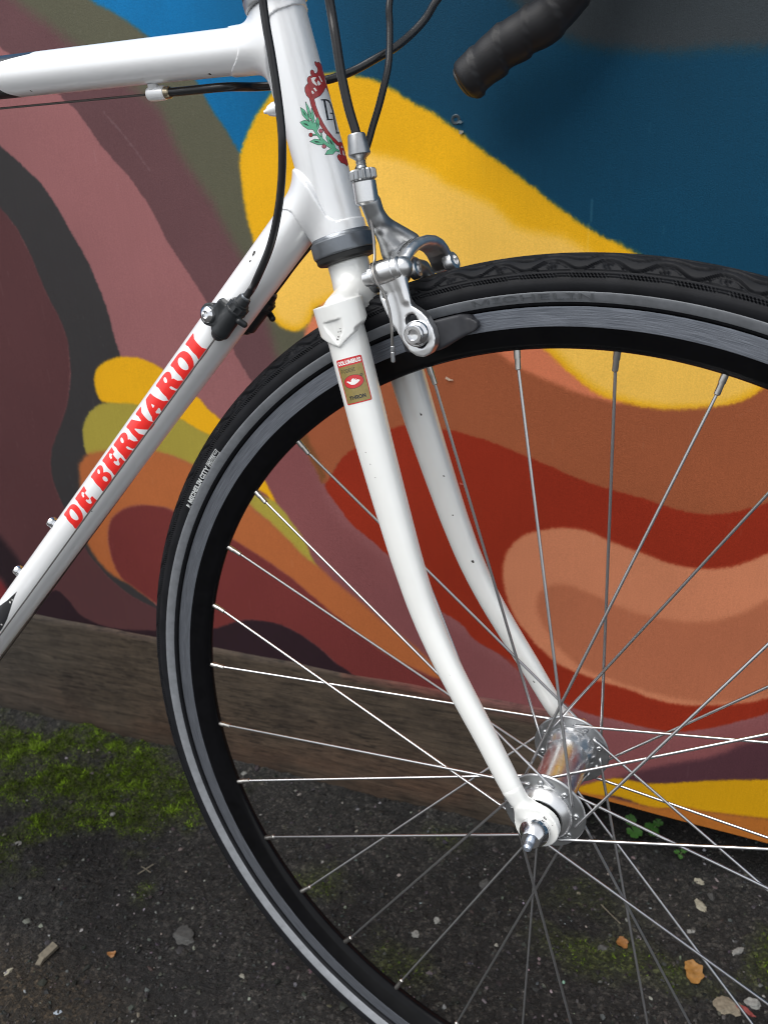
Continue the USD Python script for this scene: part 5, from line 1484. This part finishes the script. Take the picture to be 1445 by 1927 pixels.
# script on the arch
sc1 = fit_text('Campagnolo', 0.0150, 0.0, 0.0, 1, 0.0019)
sc1 = affinity.skew(sc1, 18, 0, origin=(0, 0))
sc2 = affinity.skew(fit_text('Veloce', 0.0070, 0.0045, -0.0026, 0, 0.0014), 18, 0, origin=(0, 0))
AR = A([(42.0, -24, 334.0), (44.0, -17, 340.4), (47.0, -8, 344.6), (50.0, 1, 345.8), (52.3, 10, 343.6)])


def on_arch(u, v, lift):
    p = spline(AR, 60); s = np.r_[0, np.cumsum(np.linalg.norm(np.diff(p, axis=0), axis=1))]
    t = np.gradient(p, axis=0); t /= np.linalg.norm(t, axis=1)[:, None]
    q = u * 1000 + 15.0
    c = np.stack([np.interp(q, s, p[:, k]) for k in range(3)], 1); tt_ = np.stack([np.interp(q, s, t[:, k]) for k in range(3)], 1)
    nrm = np.cross(tt_, A([1.0, 0, 0])); nrm /= np.linalg.norm(nrm, axis=1)[:, None]
    nrm = np.where((nrm[:, 2] > 0)[:, None], nrm, -nrm)
    c = c + nrm * (3.55 + lift * 1000); c[:, 0] += -v * 1000 + 1.5
    return Km(c)


put('script', decal(unary_union([sc1, sc2]), on_arch, 0.0010, 0.00020), INK, brake)

# ------------------------------------------------------------------ bars, stem and the rest of the machine (mostly outside the picture)
bars = xf('handlebar', bike)
low = [(26, 218, 468.6), (62.5, 218, 480.6), (97, 218, 486), (114, 218, 494.6)]
half = low + [(140, 217, 512), (158, 215, 540), (160, 213, 572), (146, 211, 598), (118, 208, 606), (98, 200, 607), (88, 180, 607), (86, 120, 607), (86, 0, 607)]
for sg in (1, -1):
    p = spline(Km([(f, sg * y, s) for f, y, s in half]), 260)
    s = np.r_[0, np.cumsum(np.linalg.norm(np.diff(p, axis=0), axis=1))]
    k = s < 0.40
    wrap = np.mod(s[k] / 0.019, 1.0)
    a = np.arange(40) * 2 * np.pi / 40
    ph = np.mod(s[k][:, None] / 0.0235 + a[None] / (2 * np.pi), 1.0)
    r = 0.0155 + 0.0016 * np.clip(ph * 1.15, 0, 1) ** 1.3 * np.clip((0.97 - ph) / 0.05, 0, 1) + 0.0003 * np.sin(s[k] * 300)[:, None]
    r[0] *= 0.86; r[1] *= 0.97
    put('bar_tape', sweep(p[k], r, 40), TAPE, bars, smooth=55)
    d = unit(p[0] - p[2])
    put('end_plug', revolve([(0.0132, -0.002), (0.0132, 0.0010), (0.0110, 0.0026), (0.004, 0.0034), (0.0005, 0.0034)], p[0], d, 32), PLASTIC, bars)
    put('bar', sweep(p[s > 0.39], 0.0129, 24), ALLOY, bars)
    hp = Km([(150, sg * 212, 588), (176, sg * 212, 612), (196, sg * 212, 640)])
    hood = put('brake_hood', sweep(spline(hp, 16), np.r_[np.linspace(0.017, 0.019, 10), np.linspace(0.019, 0.010, 6)], 20), PLASTIC, bars)
    put('brake_lever', sweep(spline(Km([(190, sg * 214, 620), (206, sg * 217, 575), (200, sg * 220, 530), (190, sg * 223, 505)]), 20), np.linspace(0.007, 0.0045, 20), 12), ALLOY, bars)
put('stem', cat(sweep(Km([(0, 0, 515), (0, 0, 600)]), 0.0111, 24), sweep(spline(Km([(0, 0, 590), (14, 0, 603), (50, 0, 606), (86, 0, 607)]), 20), np.linspace(0.0145, 0.016, 20), 24), cyl(K1(86, -21, 607), K1(86, 21, 607), 0.0185, 28, 0.002)), ALLOY, bars)

VF = np.cross(DT, NF); VF = VF if VF[2] > 0 else -VF
REAR = BB + 0.408 * DT + 0.0 * VF
REAR = REAR + VF * ((0.3437 - REAR[2]) / VF[2])
XF = -DT
put('seat_tube', cyl(BB, SEAT + unit(SEAT - BB) * 0.03, 0.0143, 40), PEARL, bike)
put('bottom_bracket', cyl(BB - NF * 0.035, BB + NF * 0.035, 0.0195, 32), PEARL, bike)
for sg in (-1, 1):
    put('chain_stay', sweep(np.stack([BB + NF * sg * 0.022, REAR + NF * sg * 0.060], 0), A([0.011, 0.007]), 20), PEARL, bike)
    put('seat_stay', sweep(np.stack([SEAT + NF * sg * 0.016, REAR + NF * sg * 0.060], 0), A([0.0075, 0.006]), 16), PEARL, bike)
sd_ = unit(SEAT - BB)
put('seat_post', cyl(SEAT, SEAT + sd_ * 0.17, 0.0136, 28), ALLOY, bike)
sp_ = SEAT + sd_ * 0.175
put('saddle', to_world(nets(lambda P: smin(s_caps(P * [1, 1, 1.6], (-110, -38, 0), (-110, 38, 0), 30.0), s_caps(P * [1, 1, 1.6], (-90, 0, 4), (135, 0, 0), 46.0, 17.0), 30), (-165, -85, -40), (165, 85, 40), 5.0), lambda v: sp_ + (v[:, :1] * XF + v[:, 1:2] * NF + (v[:, 2:] + 25) * VF) / 1000), PLASTIC, bike, smooth=60)


def Rw(P):
    P = np.atleast_2d(np.asarray(P, float)) / 1000
    return REAR + P[:, :1] * XF + P[:, 1:2] * NF + P[:, 2:] * VF


make_wheel(bike, Rw, False, 'rear_wheel')
near = -NF
put('chainring', revolve([(0.060, 0.0435), (0.090, 0.0435), (0.090, 0.0465), (0.060, 0.0465)], BB, near, 80, closed=True, rmod=lambda p, a: np.where((p[:, 0] > 0.08)[:, None], 0.0022 * np.cos(a * 44)[None], 0)), ALLOY, bike)
cr = unit(0.68 * XF + 0.74 * VF)
for sg, nrm in ((1, near), (-1, -near)):
    o = BB + nrm * (0.056 if sg > 0 else 0.046); e_ = o + cr * 0.17 * sg
    put('crank', sweep(np.stack([o, o + cr * 0.085 * sg, e_]), A([0.012, 0.010, 0.011]), 18), ALLOY, bike)
put('crank_spider', cat(*[sweep(np.stack([BB + near * 0.050, BB + near * 0.0455 + 0.068 * (math.cos(t) * XF + math.sin(t) * VF)]), A([0.010, 0.006]), 10) for t in np.arange(5) * 2 * math.pi / 5]), ALLOY, bike)
put('chain', sweep(spline(np.vstack([[BB + near * 0.045 + 0.088 * (math.cos(t) * XF + math.sin(t) * VF) for t in np.linspace(math.pi / 2, -math.pi / 2, 9)], [REAR + near * 0.045 + 0.030 * (math.cos(t) * XF + math.sin(t) * VF) for t in np.linspace(-math.pi / 2, -3 * math.pi / 2, 7)], [BB + near * 0.045 + 0.088 * VF]]), 160), 0.004, 6), DULL_ALLOY, bike)
put('sprockets', cat(*[revolve([(0.012, q), (rr, q), (rr, q + 0.0018), (0.012, q + 0.0018)], REAR, near, 48, closed=True, rmod=lambda p, a: np.where((p[:, 0] > 0.02)[:, None], 0.0018 * np.cos(a * 18)[None], 0)) for q, rr in ((0.037, 0.05), (0.041, 0.044), (0.045, 0.038), (0.049, 0.032))]), DULL_ALLOY, bike)

# ------------------------------------------------------------------ small things on the ground
def lump(x, y, r, flat, seed, squash=(1, 1), lift=0.3, sub=3):
    g = np.random.default_rng(seed)
    m = trimesh.creation.icosphere(subdivisions=sub)
    v = np.asarray(m.vertices)
    for _ in range(5):      # a few flat breaks
        d = unit(g.standard_normal(3)); c = g.uniform(0.55, 0.9)
        k = v @ d; v = np.where((k > c)[:, None], v - (k - c)[:, None] * d, v)
    v = v * (1 + 0.5 * (meshkit.noise(v * 2.3 + seed, seed) - 0.5) + 0.25 * (meshkit.noise(v * 5.3 + seed, seed) - 0.5))[:, None]
    th = g.uniform(0, 6.28); R = A([[math.cos(th), -math.sin(th), 0], [math.sin(th), math.cos(th), 0], [0, 0, 1]])
    v = (v * [r * squash[0], r * squash[1], r * flat]) @ R.T
    z = gz_at(x, y)[0]
    return trimesh.Trimesh(v + [x, y, z + r * flat * lift * 0.3], m.faces, process=False)


def stone_mat(n, c):
    return mat(n, tuple(lin(c)), 0.75, vary=0.22, vscale=350, bump=0.4, bscale=900, bdist=0.0006)


def scrap(x, y, L, Wd, seed, thick=0.0008, curl=0.15, ang=0.0, spikes=0):
    """thin leaf or chip lying on the ground"""
    g = np.random.default_rng(seed)
    a = np.linspace(0, 2 * np.pi, 40, endpoint=False)
    rr = 1 + 0.22 * (meshkit.noise(np.stack([np.cos(a) * 2.2, np.sin(a) * 2.2, 0 * a + seed], -1), seed) - 0.5) * 2
    if spikes:
        rr = rr + 0.10 * np.abs(np.sin(a * spikes / 2)) ** 6 + 0.10 * (meshkit.noise(np.stack([np.cos(a) * 7, np.sin(a) * 7, 0 * a], -1), seed + 5) - 0.5)
    p = Polygon(np.stack([L * rr * np.cos(a), Wd * rr * np.sin(a)], 1)).buffer(0)
    p = max(polys(p), key=lambda q: q.area)
    v, f = trimesh.creation.triangulate_polygon(p, engine='earcut')
    v3, f = trimesh.remesh.subdivide_to_size(np.c_[v, 0 * v[:, 0]], f, L * 0.25, max_iter=8)
    m = trimesh.Trimesh(v3, f, process=True); v = np.asarray(m.vertices); f = np.asarray(m.faces)
    z = curl * L * ((v[:, 0] / L) ** 2 + 0.7 * (v[:, 1] / Wd) ** 2 * np.sign(v[:, 1] + 0.3 * L)) + 0.12 * L * meshkit.noise(np.c_[v[:, :2] / L * 3, 0 * v[:, 0]], seed)
    c, s = math.cos(ang), math.sin(ang)
    w = np.stack([x + v[:, 0] * c - v[:, 1] * s, y + v[:, 0] * s + v[:, 1] * c, gz_at(x, y)[0] + 0.0022 + z], 1)
    n = len(w)
    e = np.sort(m.edges, axis=1); _, fi, ct = np.unique(e, axis=0, return_index=True, return_counts=True); be = m.edges[fi[ct == 1]]
    return trimesh.Trimesh(np.vstack([w, w - [0, 0, thick]]), np.vstack([f, f[:, ::-1] + n, np.stack([be[:, 0], be[:, 0] + n, be[:, 1]], 1), np.stack([be[:, 1], be[:, 0] + n, be[:, 1] + n], 1)]), process=False)


LEAF = mat('dry_leaf', tuple(lin((130, 92, 42))), 0.6, vary=0.2, vscale=220)
LEAFB = mat('dry_leaf_dark', tuple(lin((118, 78, 36))), 0.6, vary=0.2, vscale=220)
put('fallen_leaf', scrap(0.117, 0.160, 0.0088, 0.0105, 3, ang=0.3, spikes=7), LEAF, label='larger ochre fallen leaf with a ragged outline under the right-hand spokes', category='leaf', smooth=40)
put('fallen_leaf', scrap(0.048, 0.174, 0.0056, 0.0056, 4, ang=1.0, spikes=5), LEAFB, label='small orange leaf scrap between two dim spokes left of the larger ochre leaf', category='leaf', smooth=40)
put('fallen_leaf', scrap(-0.445, -0.005, 0.0044, 0.0028, 5, ang=0.5, curl=0.3), LEAFB, label='tiny orange-brown leaf scrap on bare asphalt left of the tyre', category='leaf', smooth=40)
CHALK = stone_mat('chalky_chip', (128, 124, 110)); PALE = stone_mat('pale_stone', (112, 112, 109)); GREYS = stone_mat('grey_stone', (52, 52, 51)); REDS = stone_mat('red_chip', (112, 46, 42)); BLUEW = stone_mat('bluish_white_stone', (126, 134, 144)); BEIGE = stone_mat('beige_flake', (108, 100, 86))
for (x, y, r, fl_, sq, seed, mt, lab) in (
        (0.119, 0.280, 0.0052, 0.45, (1.0, 0.9), 61, CHALK, 'round chalky chip nearest the painted wall at the right'),
        (0.120, 0.246, 0.0068, 0.35, (1.25, 0.7), 62, CHALK, 'knobbly chalk chip just in front of the round chalky one'),
        (0.157, 0.201, 0.0062, 0.40, (0.6, 1.35), 63, PALE, 'long pale chip beside the moss at the right edge'),
        (0.147, 0.138, 0.0105, 0.22, (1.25, 0.95), 64, BEIGE, 'flat beige flake beside the red chip in the lower right corner'),
        (0.162, 0.139, 0.0070, 0.40, (1.5, 0.5), 65, REDS, 'small red chip lying against the beige flake'),
        (0.169, 0.149, 0.0064, 0.60, (0.85, 1.2), 66, PALE, 'grey egg-shaped pebble above the red chip'),
        (-0.384, 0.038, 0.0120, 0.22, (0.9, 1.1), 67, GREYS, 'flat round grey stone sunk in the asphalt left of the tyre'),
        (-0.572, 0.160, 0.0034, 0.5, (1.2, 0.9), 68, PALE, 'white crumb at the lower edge of the moss'),
        (-0.651, 0.083, 0.0040, 0.4, (1.2, 0.8), 69, PALE, 'pale chip near the left edge below the moss'),
        (-0.531, -0.057, 0.0038, 0.5, (1.3, 0.8), 70, CHALK, 'cream crumb in the lower left corner'),
        (-0.455, -0.074, 0.0034, 0.5, (0.7, 1.3), 71, BLUEW, 'bluish white sliver near the bottom left'),
        (-0.154, 0.116, 0.0046, 0.4, (1, 0.9), 72, PALE, 'white chip inside the wheel, lower of two by the bottom spokes'),
        (-0.139, 0.141, 0.0042, 0.5, (1, 1), 73, PALE, 'round pale chip inside the wheel, upper of two by the bottom spokes'),
        (-0.103, 0.204, 0.0062, 0.3, (1.2, 0.9), 74, GREYS, 'light grey smear of stone below the hub'),
        (0.112, 0.210, 0.0042, 0.45, (0.7, 1.2), 75, PALE, 'small upright pale chip between the crossing bright spokes'),
        (0.131, 0.262, 0.0042, 0.5, (1.2, 0.9), 76, GREYS, 'dull grey chip between the two chalky chips'),
        (-0.447, 0.274, 0.0036, 0.6, (1, 1), 77, PALE, 'white crumb at the foot of the board inside the wheel'),
        (0.030, 0.163, 0.0058, 0.5, (1.2, 0.9), 78, GREYS, 'grey stone beside the small orange leaf scrap')):
    put('stone_chip', lump(x, y, r, fl_, seed, sq), mt, label=lab, category='stone', smooth=45)
# twigs
TW = mat('dry_twig', tuple(lin((92, 86, 74))), 0.8, vary=0.25, vscale=300)
z0 = gz_at(-0.508, -0.026)[0]
put('wood_chip', cat(trimesh.creation.box((0.0085, 0.018, 0.004), trimesh.transformations.concatenate_matrices(trimesh.transformations.translation_matrix((-0.508, -0.026, z0 + 0.004)), trimesh.transformations.euler_matrix(0.12, 0.1, -0.25))),
                     trimesh.creation.box((0.006, 0.008, 0.003), trimesh.transformations.concatenate_matrices(trimesh.transformations.translation_matrix((-0.5085, -0.0375, z0 + 0.003)), trimesh.transformations.euler_matrix(0.2, -0.1, 0.1)))), TW, label='grey chip of wood standing on edge in the lower left', category='wood chip', smooth=False)
z1 = gz_at(-0.475, 0.096)[0]
put('twig', cat(sweep(A([(-0.482, 0.090, z1 + 0.002), (-0.476, 0.098, z1 + 0.004), (-0.471, 0.106, z1 + 0.005)]), 0.0008, 6), sweep(A([(-0.476, 0.098, z1 + 0.004), (-0.468, 0.096, z1 + 0.003)]), 0.0007, 6), sweep(A([(-0.476, 0.098, z1 + 0.004), (-0.484, 0.100, z1 + 0.003)]), 0.0006, 6)), TW, label='little forked twig on the asphalt below the moss', category='twig')
z2 = gz_at(0.035, 0.20)[0]
put('grass_stalk', sweep(A([(0.022, 0.213, z2 + 0.003), (0.033, 0.203, z2 + 0.004), (0.044, 0.196, z2 + 0.002)]), 0.0006, 6), TW, label='thin dry stalk on the asphalt right of the bottom spokes', category='stalk')

# weeds in the gap under the painted panel
WEED = usdkit.material(stage, '/World/Looks/clover_leaf', {'p': ('principled_bsdf', {'base_color': tuple(lin((60, 104, 42))), 'roughness': 0.5}), 't': ('translucent_bsdf', {'color': tuple(lin((70, 115, 40)))}), 'm': ('mix_closure', {'fac': 0.3})}, [('p.BSDF', 'm.closure1'), ('t.BSDF', 'm.closure2')], surface='m.closure')
STALK = mat('weed_stalk', tuple(lin((86, 96, 60))), 0.6)


def weed(x, y, leaves, lab, seed):
    g = np.random.default_rng(seed)
    z = gz_at(x, y)[0]
    w = xf('clover_weed', loc=(x, y, z), label=lab, category='weed')
    for dx, dy, h, r in leaves:
        tip = A([dx, dy, h])
        put('stalk', sweep(spline([(0, 0, -0.002), (dx * 0.35, dy * 0.35, h * 0.6), tuple(tip)], 8), 0.0006, 6), STALK, w)
        ms = []
        for k in range(4):
            a0 = k * math.pi / 2 + g.uniform(-0.2, 0.2)
            pts, fs = [(0, 0, 0)], []
            b = np.linspace(-0.75, 0.75, 9)
            for q in b:
                rad = r * (1 - 0.25 * (abs(q) / 0.75) ** 4) * (1 - 0.14 * math.exp(-(q / 0.13) ** 2))
                pts.append((rad * math.cos(a0 + q), rad * math.sin(a0 + q), 0.10 * r + 0.10 * r * abs(q)))
            fs = [(0, j, j + 1) for j in range(1, 9)]
            ms.append((A(pts), A(fs)))
        v, f = cat(*ms)
        tl = trimesh.transformations.euler_matrix(g.uniform(-0.2, 0.5), g.uniform(-0.4, 0.4), 0)[:3, :3]
        v = v @ tl.T + tip
        put('leaf', (v, f), WEED, w, smooth=True)


weed(0.046, 0.330, [(0.0, -0.004, 0.012, 0.0095), (-0.006, 0.006, 0.020, 0.007)], 'left and brighter clover weed in the dark gap under the painted panel', 81)
weed(0.064, 0.340, [(0.0, -0.002, 0.012, 0.0095), (0.007, 0.006, 0.017, 0.006)], 'right-hand clover weed in the dark gap under the painted panel', 82)
weed(0.097, 0.312, [(-0.003, 0.0, 0.006, 0.0035), (0.004, 0.002, 0.008, 0.0035), (0.001, -0.005, 0.005, 0.003)], 'tiny seedling weed in front of the gap under the panel', 83)
